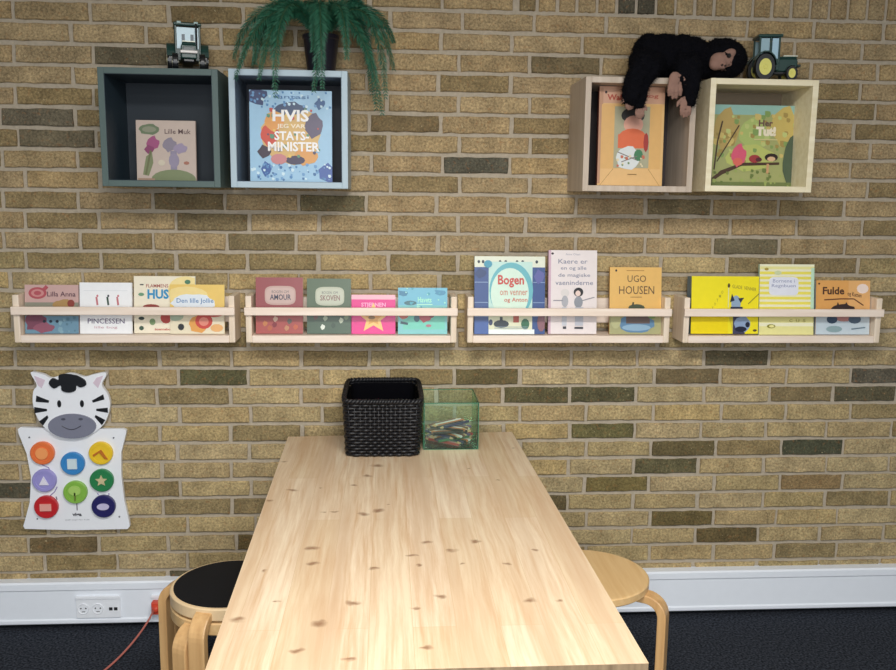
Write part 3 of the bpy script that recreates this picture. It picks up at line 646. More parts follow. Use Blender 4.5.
def artP(a):
    a.rect(0, 0, 1, 1, '#c6b3a6'); a.ell(.22, .85, .17, .09, '#6a7a5c', 16, .1); a.ell(.22, .85, .12, .05, '#8d8f78', 12); a.text('Lille Muk', .48, .78, .92, .86, '#5c4444', .01)
    a.ell(.28, .62, .11, .11, '#a0507a', 14, .25); a.ell(.22, .52, .08, .07, '#8a4068', 10, .2); a.poly([(.1, .1), (.16, .4), (.26, .48), (.28, .3), (.2, .08)], '#7f8660'); a.line([(.24, .5), (.15, .1)], .006, '#6b6f4a')
    a.ell(.56, .60, .12, .11, '#8b8290', 14, .2); a.ell(.74, .54, .12, .08, '#9c8ea6', 14, .2); a.rect(.57, .14, .68, .5, '#8f869a'); a.ell(.63, .34, .09, .12, '#958ba0', 12); a.ell(.62, .02, .38, .17, '#7c8660', 20); a.ell(.42, .3, .06, .05, '#d2c6b0', 10); a.ell(.84, .3, .05, .03, '#a8705c', 8)
    a.rect(.02, .0, .3, .04, '#a88a74')
def artQ(a):
    a.rect(0, 0, 1, 1, '#9cc4de'); a.ell(.08, .94, .14, .1, '#2f3f6c', 12, .25); a.ell(.95, .1, .12, .1, '#3a5aa0', 12, .2)
    a.ell(.5, .52, .36, .32, '#d6b06c', 26, .06); a.ell(.24, .52, .11, .12, '#cf4a36', 14, .15); a.ell(.3, .66, .12, .1, '#e09a4c', 14, .1); a.ell(.5, .8, .2, .07, '#2c4468', 14, .2); a.ell(.78, .62, .11, .13, '#5a5068', 14, .15); a.ell(.68, .28, .15, .09, '#dd9c52', 14, .15)
    a.ell(.55, .24, .12, .05, '#3f3550', 12); a.ell(.18, .33, .08, .07, '#3a2a3a', 10, .2); a.ell(.2, .14, .06, .08, '#2f5a9c', 10, .2); a.ell(.86, .86, .06, .06, '#2f5a8c', 10, .3); a.ell(.35, .25, .1, .06, '#c88080', 10)
    a.specks(60, ['#4f86b8', '#6c9cc8', '#d0e6ee', '#3f6fa0'], .02, .02, .98, .2, .016, 8); a.specks(50, ['#4f86b8', '#6c9cc8', '#c6dfe8'], .02, .8, .98, .98, .014, 9); a.specks(30, ['#c04a3a', '#e6c060', '#4a4460', '#5a8f70'], .2, .25, .85, .8, .022, 10)
    a.text('fantasi', .3, .91, .72, .95, '#3f6fa0', .0)
    a.text('HVIS', .28, .66, .72, .79, '#f6f2ee', .03); a.text('JEG VAR', .33, .575, .68, .635, '#f3e4c8', .03); a.text('STATS-', .30, .455, .72, .555, '#f6f2ee', .03); a.text('MINISTER', .22, .335, .85, .44, '#f6f2ee', .03)
def artR(a):
    W = '#dcb274'
    a.rect(0, 0, 1, 1, '#c99c80'); a.rect(.0, 0, 1, .83, W); a.ell(.1, .94, .02, .015, '#3a2420', 6); a.text('Walter', .12, .86, .5, .92, '#a8432f', .03); a.text('bog', .68, .88, .9, .93, '#a8432f', .01)
    a.rect(.0, .02, .06, .98, '#b98a6c')
    a.rect(.04, .0, .96, .17, '#dfb477'); a.line([(.04, 0), (.24, .17)], .0015, '#a07838'); a.line([(.96, 0), (.78, .17)], .0015, '#a07838'); a.rect(.04, .17, .24, .82, '#d9ab68'); a.rect(.78, .17, .96, .82, '#d9ab68')
    a.rect(.24, .18, .78, .80, '#a8a486'); a.ell(.52, .71, .18, .08, '#2c2824', 16); a.ell(.53, .62, .15, .09, '#d9a08a', 16); a.ell(.52, .48, .22, .10, '#d8673c', 16); a.rect(.30, .38, .74, .52, '#d8673c')
    a.ell(.46, .28, .18, .12, '#d6dad8', 16, .08); a.ell(.62, .31, .07, .06, '#3f7a52', 10); a.line([(.3, .34), (.6, .26)], .003, '#7a6f6a'); a.line([(.36, .24), (.6, .3)], .003, '#7a6f6a'); a.ell(.73, .44, .04, .1, '#a0342c', 8); a.specks(14, ['#6f8a5c', '#c06a50', '#e0d0a8'], .26, .2, .76, .3, .02, 4)
    a.rect(.46, .11, .60, .118, '#8a6a34')
def artS(a):
    a.rect(0, 0, 1, 1, '#a0a46a'); a.rect(0, .88, 1, 1, '#8fb7ac'); a.ell(.15, .7, .16, .24, '#b39a5c', 14, .2); a.ell(.85, .75, .18, .22, '#c2ad62', 14, .2); a.ell(.5, .65, .2, .2, '#a8b86c', 14, .15); a.ell(.45, .35, .3, .16, '#b6bd6a', 14, .1)
    a.specks(60, ['#a08a4c', '#c9b46c', '#7f9a58', '#b9c27a'], .02, .3, .98, .9, .03, 11)
    a.poly([(.0, .05), (.12, .14), (.35, .25), (.8, .27), (.8, .30), (.35, .29), (.1, .19), (0, .1)], '#4a3526'); a.line([(.05, .3), (.3, .75)], .004, '#4a3a28'); a.line([(.02, .2), (.05, .55), (.1, .8)], .005, '#4a3a28')
    a.ell(.31, .38, .09, .13, '#d45a74', 14, .2); a.ell(.30, .30, .06, .05, '#d96a5c', 10); a.ell(.50, .34, .07, .05, '#a03a3c', 12); a.ell(.55, .33, .04, .03, '#5c2a30', 8); a.ell(.70, .36, .08, .05, '#2a1c1a', 12); a.ell(.70, .34, .05, .03, '#d9b48e', 10); a.line([(.66, .28), (.66, .16)], .008, '#c99a70')
    a.ell(.93, .3, .09, .3, '#4a5a44', 14, .2); a.rect(0, .0, 1, .05, '#6f7c48'); a.specks(30, ['#6a7a40', '#9aa860'], 0, 0, 1, .2, .02, 12)
    a.text('Her', .53, .74, .70, .82, '#6f4f4a', .03); a.text('Tut!', .50, .62, .74, .74, '#e9dfc6', .07); a.rect(.48, .57, .76, .585, '#c9c08a')
book('square beige picture book with grey flowers inside the dark green box', .186, .190, .012, '#c6b3a6', '#8f7c70', artP, .076, -.11, 1.564, .06)
book('light blue picture book with white STATSMINISTER lettering inside the pale blue box', .258, .285, .012, '#9cc4de', '#2f4f7c', artQ, .476, -.155, 1.565, .05)
book('tall book with a wood-frame cover around a child in orange inside the taupe box', .213, .312, .018, '#c99c80', '#7c3a30', artR, 1.562, -.185, 1.567, .04)
book('wide green picture book with a branch and small figures inside the cream box', .284, .264, .014, '#93a86c', '#3f4a38', artS, 1.996, -.13, 1.571, .05)

# ------------------------------------------------------------------ toy tractors
def wheel(par, name, cx, cy, cz, r, w, hub, side):
    b = MB(); n = 40
    b.lathe([(r * .55, -w / 2), (r * .93, -w / 2), (r, -w / 2 * .6), (r, w / 2 * .6), (r * .93, w / 2), (r * .55, w / 2)], n, '#0c0e11', axis='x', c=(cx, cy, cz))
    for k in range(14):      # tread lugs
        a = 2 * PI * k / 14
        c_, s_ = math.cos(a), math.sin(a); rr = r * 1.02
        b.add([(cx - w / 2, cy + rr * math.cos(a), cz + rr * math.sin(a)), (cx - w / 2, cy + rr * math.cos(a + .2), cz + rr * math.sin(a + .2)), (cx + w / 2, cy + rr * math.cos(a + .2), cz + rr * math.sin(a + .2)), (cx + w / 2, cy + rr * math.cos(a), cz + rr * math.sin(a))], [(0, 1, 2, 3)], '#101216')
    o = b.build(name, M['toy'], par)
    h = MB(); h.lathe([(r * .6, -w * .52), (r * .5, -w * .38), (r * .2, -w * .38), (r * .16, -w * .6), (r * .16, w * .6), (r * .2, w * .38), (r * .5, w * .38), (r * .6, w * .52)], 28, hub, axis='x', c=(cx, cy, cz))
    h.build('hub', M['toy'], o)
def tractor(label, loc, rz, s, hubc, pale_front):
    t = thing('toy_tractor', label, 'toy tractor', loc, rz, 'toy tractors on the wall boxes'); G = '#173a34'; K = '#0d0f12'
    t.scale = s
    # faces -y ; width x ; units: metres at s = 1 (length .16)
    b = MB()
    b.box(-.022, .022, -.080, -.005, .028, .062, G); b.box(-.019, .019, -.0785, -.008, .062, .068, G); b.box(-.016, .016, -.07, .055, .020, .03, K)
    b.build('hood', M['toy'], t, bevel=.004)
    b = MB(); b.box(-.016, .016, -.0825, -.079, .045, .057, '#2a3634'); b.build('grille', M['toy'], t, bevel=.001)
    b = MB(); b.box(-.024, .024, -.092, -.080, .040, .047, '#d9d4d0' if pale_front else '#2a3634'); b.build('bumper', M['toy'], t, bevel=.002)
    b = MB(); b.box(-.018, .018, -.0805, -.03, .0685, .071, '#d8dccb'); b.build('hood_stripe', M['toy'], t)
    # cab
    b = MB()
    for sx in (-1, 1):
        for y in (-.008, .062): b.box(sx * .034 - .003, sx * .034 + .003, y - .003, y + .003, .045, .118, G)
        b.box(sx * .034 - .002, sx * .034 + .002, .020, .026, .06, .118, G)
    b.box(-.036, .036, -.010, .064, .030, .060, G); b.build('cab', M['toy'], t, bevel=.0015)
    b = MB(); b.box(-.031, .031, -.0095, -.0075, .060, .113, '#bcd6e0'); b.build('windscreen', M['toy'], t)
    for x0_ in (-.017, .008): b = MB(); b.box(x0_, x0_ + .009, -.0105, -.009, .068, .096, '#1c3a4c'); b.build('windscreen_slot', M['toy'], t)
    for sx in (-1, 1):
        b = MB(); b.box(sx * .034 - .001, sx * .034 + .001, -.004, .018, .060, .114, '#a4c4d4'); b.box(sx * .034 - .001, sx * .034 + .001, .028, .058, .064, .114, '#93b0ba'); b.build('side_window', M['toy'], t)
    b = MB(); b.box(-.040, .040, -.018, .070, .117, .125, '#153a34'); b.build('roof', M['toy'], t, bevel=.003)
    for x0_ in (-.03, .018): b = MB(); b.box(x0_, x0_ + .012, -.020, -.014, .121, .127, '#7f9c98'); b.build('roof_lamp', M['toy'], t, bevel=.001)
    b = MB(); b.tube([(.024, -.02, .06), (.024, -.02, .122)], .003, 10, K); b.build('exhaust', M['toy'], t)
    for sx in (-1, 1):
        b = MB(); rings = []
        for k in range(9):
            a = PI * (.05 + .8 * k / 8); c0, s0 = math.cos(a), math.sin(a)
            rings.append([(sx * .036, .045 - c0 * .040, .036 + s0 * .040), (sx * .060, .045 - c0 * .040, .036 + s0 * .040), (sx * .060, .045 - c0 * .043, .036 + s0 * .043), (sx * .036, .045 - c0 * .043, .036 + s0 * .043)])
        b.ring(rings, G); b.build('fender', M['toy'], t)
        wheel(t, 'rear_wheel', sx * .048, .045, .0365, .0365, .022, hubc, sx)
        wheel(t, 'front_wheel', sx * .038, -.055, .021, .021, .016, hubc if not pale_front else '#c9c6a8', sx)
    return t
tractor('small dark green toy tractor facing the viewer on top of the dark green box', (.160, -.13, 1.8975), math.radians(14), (1.05, 1.0, 1.2), '#c9c19c', True)
tractor('small dark green toy tractor seen side-on with yellow hubs on top of the cream box', (2.028, -.15, 1.9035), math.radians(82), (1.0, .88, 1.17), '#d6d06a', False)

# ------------------------------------------------------------------ fern
fern = thing('potted_fern', 'bushy dark green hanging fern in a dark pot on top of the pale blue box', 'potted plant', (.572, -.13, 1.900))
b = MB(); b.lathe([(.040, 0), (.043, .004), (.055, .105), (.058, .108), (.058, .120), (.053, .120), (.050, .106), (.001, .104)], 40); b.build('pot', M['pot'], fern, smooth=False)
b = MB(); b.lathe([(.0505, .104), (.04, .110), (.001, .114)], 24); b.build('soil', M['soil'], fern)
ends = [(.44, -.10, 2.10), (.70, -.12, 2.11), (.40, -.2, 2.0), (.56, -.30, 1.95), (.590, -.345, 1.84), (.331, -.29, 1.868), (.33, -.22, 1.90), (.405, -.32, 1.865), (.450, -.32, 1.815), (.565, -.34, 1.83), (.765, -.27, 1.775), (.775, -.20, 1.83), (.80, -.10, 1.93), (.73, -.10, 1.85), (.35, -.08, 1.93),
        (.80, -.06, 2.02), (.30, -.12, 1.95), (.62, -.02, 2.10), (.50, -.05, 2.11), (.66, -.30, 1.93), (.44, -.28, 1.93), (.38, -.24, 1.92), (.745, -.14, 1.80)]
fr = random.Random(4)
CR = Vector((.0, 0, .112))
for i, e in enumerate(ends):
    e = Vector(e) - Vector(fern.location)
    p0 = CR + Vector((fr.uniform(-.03, .03), fr.uniform(-.03, .03), 0))
    d = Vector((e.x, e.y, 0)); L_ = d.length
    up = .10 + fr.uniform(0, .05)
    p1 = p0 + d * .35 + Vector((0, 0, up * 1.15)); p2 = p0 + d * .84 + Vector((0, 0, up * .75 + min(0, e.z) * .15))
    if e.z > .15: p2 = p0 + d * .8 + Vector((0, 0, .14))
    def B(s): return p0 * (1 - s) ** 3 + p1 * 3 * s * (1 - s) ** 2 + p2 * 3 * s * s * (1 - s) + e * s ** 3
    b = MB(); n = 84; pts = [B(k / n) for k in range(n + 1)]
    b.tube(pts[::4], [.0014 * (1 - .6 * k / 21) for k in range(22)], 5, mi=1)
    tilt = fr.uniform(-.5, .5)
    for k in range(5, n + 1):
        s = k / n; p = pts[k]; tg = (pts[k] - pts[k - 1]).normalized()
        sd = tg.cross(Vector((0, 0, 1)))
        if sd.length < .2: sd = Vector((1, 0, 0))
        sd.normalize(); nn = sd.cross(tg).normalized()
        ll = .034 * min(1, (s + .12) * 2.2) * (1 - max(0, s - .55) * 1.7) + .004
        for q in range(7):
            a = PI * 2 * (q + fr.random() * .8) / 7 + tilt
            dr = (sd * math.cos(a) + nn * math.sin(a) * .55) * 1.0 + tg * fr.uniform(.35, .9) + Vector((0, 0, -.15))
            dr.normalize(); w_ = tg.cross(dr).normalized().cross(dr).normalized() * .0013
            l2 = ll * fr.uniform(.7, 1.15); tip = p + dr * l2 + Vector((0, 0, -.15 * l2)); mid = p + dr * l2 * .5
            b.add([p, mid + w_, tip, mid - w_], [(0, 1, 2, 3)], None, 0)
    b.build('frond', [M['leaf'], M['stem']], fern, fixn=False)

# ------------------------------------------------------------------ plush ape
APE_S = (1.03, 1.0, 1.06)
ape = thing('plush_ape', 'black long-haired plush ape with a beige face lying over the two right-hand boxes', 'plush toy', (1.70, -.15, 1.9035)); ape.scale = APE_S
def blobmesh(name, balls, caps, mat, parent, voxel=.005, disp=.0):
    b = MB()
    def sph(c, r, n=14):
        rx, ry, rz = r if isinstance(r, tuple) else (r, r, r); rings = []
        for i in range(1, n):
            a = PI * i / n; rings.append([(c[0] + rx * math.sin(a) * math.cos(2 * PI * k / 18), c[1] + ry * math.sin(a) * math.sin(2 * PI * k / 18), c[2] + rz * math.cos(a)) for k in range(18)])
        b.ring(rings)
    for c, r in balls: sph(c, r)
    for pts, rs in caps:
        for i in range(len(pts) - 1):
            A, Bv = Vector(pts[i]), Vector(pts[i + 1]); m = max(2, int((A - Bv).length / .008))
            for k in range(m + 1): sph(A.lerp(Bv, k / m), rs[i] + (rs[i + 1] - rs[i]) * k / m, 8)
    o = b.build(name, mat, parent)
    rm = o.modifiers.new('r', 'REMESH'); rm.mode = 'VOXEL'; rm.voxel_size = voxel; rm.use_smooth_shade = True
    sm = o.modifiers.new('s', 'SMOOTH'); sm.iterations = 4; sm.factor = .5
    bpy.context.view_layer.update(); dg = bpy.context.evaluated_depsgraph_get()
    me = bpy.data.meshes.new_from_object(o.evaluated_get(dg)); old = o.data; o.modifiers.clear(); o.data = me; bpy.data.meshes.remove(old)
    if disp:
        me.update()
        for v in me.vertices:
            v.co += v.normal * disp * (noise.noise(v.co * 70) + .6 * noise.noise(v.co * 160))
    me.polygons.foreach_set('use_smooth', [True] * len(me.polygons))
    return o
# local coords: x right, y depth (front is -), z up from the box top
body = blobmesh('body',
    [((-.082, .0, .068), (.052, .062, .068)), ((-.105, .0, .05), (.03, .05, .045)), ((-.035, .0, .068), (.07, .065, .068)), ((.02, .0, .070), (.06, .06, .066)), ((.055, .0, .085), (.05, .05, .045)),
     ((.145, -.02, .062), (.078, .065, .062)), ((.10, .0, .06), (.05, .05, .055))],
    [([(-.105, -.03, .05), (-.130, -.115, .025), (-.158, -.134, -.02), (-.166, -.134, -.062)], [.045, .034, .032, .030]),      # leg hanging at the left
     ([(-.06, -.02, .05), (-.105, -.115, .022), (-.136, -.130, -.03), (-.142, -.130, -.082)], [.04, .028, .024, .020]),
     ([(.04, -.02, .05), (.022, -.10, .028), (.018, -.125, -.02), (.012, -.125, -.072)], [.04, .030, .026, .022]),
     ([(.0, -.02, .05), (.000, -.10, .026), (-.018, -.120, -.01)], [.04, .026, .018])],
    M['plush'], ape, .005, .004)
# shaggy fur: short tufts joined to the body mesh
bm = bmesh.new(); bm.from_mesh(body.data); src = [(v.co.copy(), v.normal.copy()) for v in bm.verts]; fr2 = random.Random(9)
for co, no in fr2.sample(src, min(len(src), 9000)):
    d = (no + Vector((fr2.uniform(-.7, .7), fr2.uniform(-.7, .7), fr2.uniform(-.9, .4)))).normalized(); sd = d.orthogonal().normalized() * .0012
    l = fr2.uniform(.004, .011)
    a_ = bm.verts.new(co - no * .001 + sd); b_ = bm.verts.new(co - no * .001 - sd); c_ = bm.verts.new(co + d * l)
    bm.faces.new((a_, b_, c_))
bm.to_mesh(body.data); bm.free()
face = blobmesh('face', [((.118, -.072, .050), (.030, .020, .026)), ((.142, -.070, .058), (.026, .018, .028)), ((.105, -.078, .040), (.020, .018, .018)), ((.125, -.086, .034), (.012, .010, .010)), ((.152, -.078, .075), (.016, .012, .012))], [], M['skin'], ape, .004)
b = MB(); b.lathe([(.0065, .004), (.0065, -.002), (.004, -.005)], 14, '#0e0c0e', axis='y', c=(.141, -.090, .064)); b.build('eye', M['toy'], ape)
b = MB(); b.lathe([(.003, .004), (.003, -.003)], 10, '#2a1714', axis='y', c=(.119, -.0975, .036)); b.lathe([(.003, .004), (.003, -.003)], 10, '#2a1714', axis='y', c=(.129, -.0965, .034)); b.build('nostrils', M['toy'], ape)
b = MB(); b.tube([(.134, -.088, .022), (.128, -.094, .024), (.118, -.094, .020)], .0022, 6, '#2a1714'); b.build('mouth', M['toy'], ape)
ear = blobmesh('ear', [((.175, -.055, .030), (.010, .010, .016))], [], M['plush'], ape, .004)
def hand(c, s, name, flip=1):
    x, y, z = c
    caps = []
    for k, (dx, L2) in enumerate(((-.012, .026), (-.004, .032), (.004, .031), (.012, .025))):
        caps.append(([(x + dx * s, y, z - .008 * s), (x + dx * s * 1.25, y - .004, z - (.010 + L2 * .55) * s), (x + dx * s * 1.2 + .002, y + .002, z - (.010 + L2) * s)], [.0052 * s, .0048 * s, .0038 * s]))
    caps.append(([(x + flip * .012 * s, y, z + .008 * s), (x + flip * .024 * s, y - .003, z - .002 * s), (x + flip * .026 * s, y - .004, z - .012 * s)], [.006 * s, .0052 * s, .0042 * s]))
    return blobmesh(name, [((x, y, z), (.016 * s, .008 * s, .018 * s))], caps, M['skin'], ape, .0028)
hand((-.034, -.128, -.012), 1.25, 'hand')
hand((-.140, -.136, -.092), .8, 'foot')
hand((.000, -.134, -.076), 1.0, 'hand', -1)
hand((-.172, -.136, -.070), .75, 'foot', -1)

# ------------------------------------------------------------------ zebra wall toy
S_ = .00345
HX = [0, 0]
def Zp(px, py): return ((px + HX[0] - 71) * .0032, (528.5 - py - HX[1]) * .0036)
zt = thing('zebra_wall_toy', 'white zebra-shaped activity board with eight coloured discs mounted on the brick wall', 'wall toy', (-.3055, -.001, .362))
zt.rotation_euler = (0, 0, 0)
def smoothpoly(pts, n=4):
    out = []; m = len(pts)
    for i in range(m):
        p0, p1, p2, p3 = [pts[(i + k - 1) % m] for k in range(4)]
        for j in range(n):
            t_ = j / n
            out.append(tuple(.5 * ((2 * p1[c]) + (-p0[c] + p2[c]) * t_ + (2 * p0[c] - 5 * p1[c] + 4 * p2[c] - p3[c]) * t_ ** 2 + (-p0[c] + 3 * p1[c] - 3 * p2[c] + p3[c]) * t_ ** 3) for c in (0, 1)))
    return out
bd = [Zp(*p) for p in [(18, 527), (71, 529), (127, 528.5), (129.5, 526), (129, 521), (125, 500), (123, 475), (124, 452), (130, 433), (130.5, 429.5), (127, 428), (100, 428), (71, 428), (45, 427), (20, 426), (17.5, 428), (18, 432), (25, 452), (28, 475), (25, 500), (18.5, 519), (16.5, 524)]]
b = MB(); b.prism(bd, -.018, 0); b.build('body_board', M['white_board'], zt, bevel=.003)
HX[:] = (4.5, -1.5)
hd = smoothpoly([Zp(*p) for p in [(71, 439), (52, 434), (38, 422), (32, 406), (33, 392), (37, 386), (32, 376), (33, 373.5), (44, 375.5), (53, 379), (71, 374.5), (86, 378), (95, 376), (107, 374), (109, 377), (104, 386), (110, 396), (111, 408), (104, 424), (88, 435)]], 4)
b = MB(); b.prism(hd, -.030, -.012); hb = b.build('head_board', M['white_board'], zt, bevel=.003)
def pane(name, parent, polys, y0, y1, mat):
    b = MB()
    for pl, c in polys: b.prism(pl, y0, y1, c)
    return b.build(name, mat, parent)
def el(px, py, rx, ry, n=22, rot=0):
    return [(Zp(px, py)[0] + S_ * (rx * math.cos(a) * math.cos(rot) - ry * math.sin(a) * math.sin(rot)), Zp(px, py)[1] + S_ * (rx * math.cos(a) * math.sin(rot) + ry * math.sin(a) * math.cos(rot))) for a in [2 * PI * k / n for k in range(n)]]
def ZP(*pts): return [Zp(*p) for p in pts]
for q_ in (ZP((35, 377), (46, 381), (42, 389), (38, 386)), ZP((106, 377), (100, 389), (95, 384), (99, 379))): pane('inner_ear', zt, [(q_, '#d9c6d2')], -.0312, -.0300, M['toy'])
for q_, c_ in [(ZP((36, 396), (49, 401), (48, 403), (35, 402)), '#14161b'), (ZP((33, 407), (46, 409), (46, 411), (33, 413)), '#14161b'), (ZP((37, 421), (46, 415), (47, 417.5), (41, 425)), '#14161b'),
                     (ZP((105, 395), (106, 400), (94, 403), (93, 401)), '#14161b'), (ZP((109, 408), (109, 413), (97, 411), (97, 409)), '#14161b'), (ZP((96, 415), (106, 420), (102, 425), (95, 417)), '#14161b')]: pane('stripe', zt, [(q_, c_)], -.0314, -.0300, M['toy'])
pane('mane', zt, [(smoothpoly(ZP((50, 384), (54, 379), (60, 381), (61, 376), (69, 375), (76, 376), (80, 377), (87, 381), (88, 386), (82, 388), (78, 386), (77, 391), (70, 393), (63, 391), (62, 386), (55, 389)), 3), '#15171c')], -.036, -.0300, M['toy'])
pane('muzzle', zt, [(el(71.5, 425.5, 23, 12.5, 30), '#7d7f8f')], -.037, -.0300, M['toy'])
b = MB(); b.tube([(Zp(61 + k * 2, 0)[0], -.0374, Zp(0, 425 + 3.6 * math.sin(PI * k / 10))[1]) for k in range(11)], .0013, 6, '#34343f'); b.build('smile', M['toy'], zt)
pane('nostril', zt, [(el(63, 418.5, 2.2, 1.2), '#50525f')], -.0378, -.037, M['toy']); pane('nostril', zt, [(el(81, 418.5, 2.2, 1.2), '#50525f')], -.0378, -.037, M['toy'])
pane('eye', zt, [(el(59, 404, 1.9, 3.6), '#14161b')], -.0316, -.0300, M['toy']); pane('eye', zt, [(el(82.5, 404, 1.9, 3.6), '#14161b')], -.0316, -.0300, M['toy'])
HX[:] = (0, -2.2)
discs = [(42.5, 453, '#e8763f', 'sun'), (73.5, 463.5, '#3a86c4', 'square'), (103.5, 453.5, '#ecc52e', 'wave'), (42.8, 480, '#9a94cf', 'tri'), (103, 480.5, '#2a7f4c', 'star'), (74.5, 492, '#86b84a', 'tree'), (43, 506.5, '#c0262c', 'rect'), (103.5, 506.5, '#26245e', 'oval')]
for (px, py, c, kind) in discs:
    x_, z_ = Zp(px, py); b = MB(); R_ = 11.6 * S_
    b.lathe([(R_, -.018), (R_, -.030), (R_ - .002, -.032), (R_ * .72, -.032), (R_ * .70, -.0305), (.001, -.0305)], 36, c, axis='y', c=(x_, 0, z_))
    o = b.build('disc', M['toy'], zt)
    lc = mixc(c, '#ffffff', .45); pl = []
    if kind == 'sun': pl = [(el(px, py, 6, 6), '#f5a060')]
    if kind == 'square': pl = [(ZP((px - 5, py + 5), (px + 5, py + 5), (px + 5, py - 5), (px - 5, py - 5)), '#cfdfe4')]
    if kind == 'wave': pl = [(ZP((px - 8, py + 1), (px - 7, py + 3), (px - 1, py - 1), (px + 4, py + 5), (px + 8, py + 6), (px + 5, py + 2), (px + 1, py - 4)), '#c07028')]
    if kind == 'tri': pl = [(ZP((px - 5, py + 4), (px + 5, py + 4), (px, py - 4.5)), '#e6e2ee')]
    if kind == 'star':
        pl = [([(Zp(px, py)[0] + S_ * 6 * (1 if i % 2 == 0 else .45) * math.cos(PI / 2 + PI * i / 5), Zp(px, py)[1] + S_ * 6 * (1 if i % 2 == 0 else .45) * math.sin(PI / 2 + PI * i / 5)) for i in range(10)], '#cdbf94')]
    if kind == 'tree': pl = [(el(px, py - 2, 6, 5), '#a9cf6a'), (ZP((px - .8, py + 8), (px + .8, py + 8), (px + .8, py), (px - .8, py)), '#6f7f3a')]
    if kind == 'rect': pl = [(ZP((px - 6, py + 3.5), (px + 6, py + 3.5), (px + 6, py - 3.5), (px - 6, py - 3.5)), '#e8a498')]
    if kind == 'oval': pl = [(el(px, py, 6, 3.4), '#c6c0de')]
    q = MB()
    for poly_, cc in pl: q.prism(poly_, -.0345, -.0302, cc)
    q.build('knob', M['toy'], o, bevel=.0006)
b = MB()
for px, py in ((29, 438), (117, 439), (32, 519), (119, 518)): b.lathe([(.0028, -.018), (.0028, -.0205), (.0015, -.021)], 12, '#5a5c64', axis='y', c=(Zp(px, py)[0], 0, Zp(px, py)[1]))
b.build('screws', M['toy'], zt)
b = MB(); a = Art(b, 0, 0, 1, 1, -.0181); x0, z0 = Zp(70, 517.5); x1, z1 = Zp(80, 513.5); a.text('viga', x0, z0, x1, z1, '#3f3f46', .04); x0, z0 = Zp(63, 521.5); x1, z1 = Zp(87, 520)
a.P = lambda u, v: (u, -.0186, v)
b2 = MB(); a2 = Art(b2, 0, 0, 1, 1, -.0181); a2.P = lambda u, v: (u, -.0186, v)
a2.text('viga', *Zp(69, 518), *Zp(79, 513.5), '#3f3f46', .04); a2.text('wall toys for kids', *Zp(61, 521.6), *Zp(87, 519.8), '#8a8a92', .0)
b2.build('maker_mark', M['toy'], zt, fixn=False)
for pts in ([(40, 465), (47, 468), (49, 472)], [(47, 496), (52, 492), (55, 487)], [(36, 497), (37, 500)], [(53, 497), (54, 500)], [(97, 494), (98, 496)], [(109, 494), (109, 496)], [(74.5, 503), (74.5, 511)]):
    b = MB(); b.tube([(Zp(*p)[0], -.0183, Zp(*p)[1]) for p in pts], .0018, 6, '#8d7fb0' if pts[0][1] < 497 else '#6a5f70'); b.build('track_line', M['toy'], zt)

# ------------------------------------------------------------------ wicker basket
bk = thing('wicker_basket', 'black woven wicker basket on the wall end of the table', 'basket', (.767, -.220, .7215))
W0, D0, W1, D1, H_ = .113, .143, .121, .165, .178
def per(s, z, inset=0):
    """point on the rounded-rectangle perimeter, s in 0..1, at height z"""
    k = z / H_; w = W0 + (W1 - W0) * k - inset; d = D0 + (D1 - D0) * k - inset; p = 10
    a = 2 * PI * s; c_, s_ = math.cos(a), math.sin(a)
    # arc-length-ish: use square mapping
    m = max(abs(c_), abs(s_)); x_, y_ = c_ / m, s_ / m
    rr = (abs(x_) ** p + abs(y_) ** p) ** (1 / p)
    return Vector((x_ / rr * w, y_ / rr * d, z))
NS = 60
b = MB(); nrow = 17
for r in range(nrow):
    z_ = .006 + (H_ - .016) * r / (nrow - 1); pts = []
    m = NS * 3
    for k in range(m):
        s = k / m; ph = (1 if r % 2 else -1) * math.cos(PI * s * NS)
        pp = per(s, z_); nrm = Vector((pp.x, pp.y, 0)).normalized(); pts.append(pp + nrm * .0030 * ph)
    b.tube(pts, .0050, 5, closed=True)
b.build('woven_sides', M['wicker'], bk, smooth=True)
b = MB()
for k in range(NS):
    s = (k + .5 - .5) / NS
    b.tube([per(s, 0.002), per(s, H_ / 2), per(s, H_ - .004)], .0026, 5)
b.build('stakes', M['wicker'], bk, smooth=True)
b = MB()
for q in range(2):
    pts = []
    for k in range(240):
        s = k / 240; pp = per(s, H_ + .0015); nrm = Vector((pp.x, pp.y, 0)).normalized(); a = 2 * PI * s * 44 + q * PI
        pts.append(pp + nrm * .004 * math.cos(a) + Vector((0, 0, .004 * math.sin(a))))
    b.tube(pts, .0056, 5, closed=True)
b.build('rim', M['wicker'], bk, smooth=True)
b = MB(); rings = [[per(k / 80, z_, .012) for k in range(80)] for z_ in (.004, H_ - .006)]; b.ring(rings, cap=False); b.add([per(k / 80, .004, .012) for k in range(80)], [tuple(range(80))]); b.build('lining', M['blackcloth'], bk)

# ------------------------------------------------------------------ acrylic box with pencils
ax0, ax1, ay0, ay1, az0, az1 = 0.8985, 1.0735, -.292, -.088, .7212, .874
ab = thing('acrylic_box', 'green see-through open box on the table right of the black basket', 'box', ((ax0 + ax1) / 2, (ay0 + ay1) / 2, az0))
hx, hy, hz_ = (ax1 - ax0) / 2, (ay1 - ay0) / 2, az1 - az0; th = .003
for nm, bx in (('front_panel', (-hx, hx, -hy, -hy + th, 0, hz_)), ('back_panel', (-hx, hx, hy - th, hy, 0, hz_)), ('side_panel', (-hx, -hx + th, -hy + th, hy - th, 0, hz_)), ('side_panel', (hx - th, hx, -hy + th, hy - th, 0, hz_)), ('bottom_panel', (-hx + th, hx - th, -hy + th, hy - th, 0, th))):
    b = MB(); b.box(*bx); b.build(nm, M['acrylic'], ab)
b = MB(); e = .0011
for sx in (-1, 1):
    for sy in (-1, 1): b.box(sx * hx - e, sx * hx + e, sy * hy - e, sy * hy + e, 0, hz_)
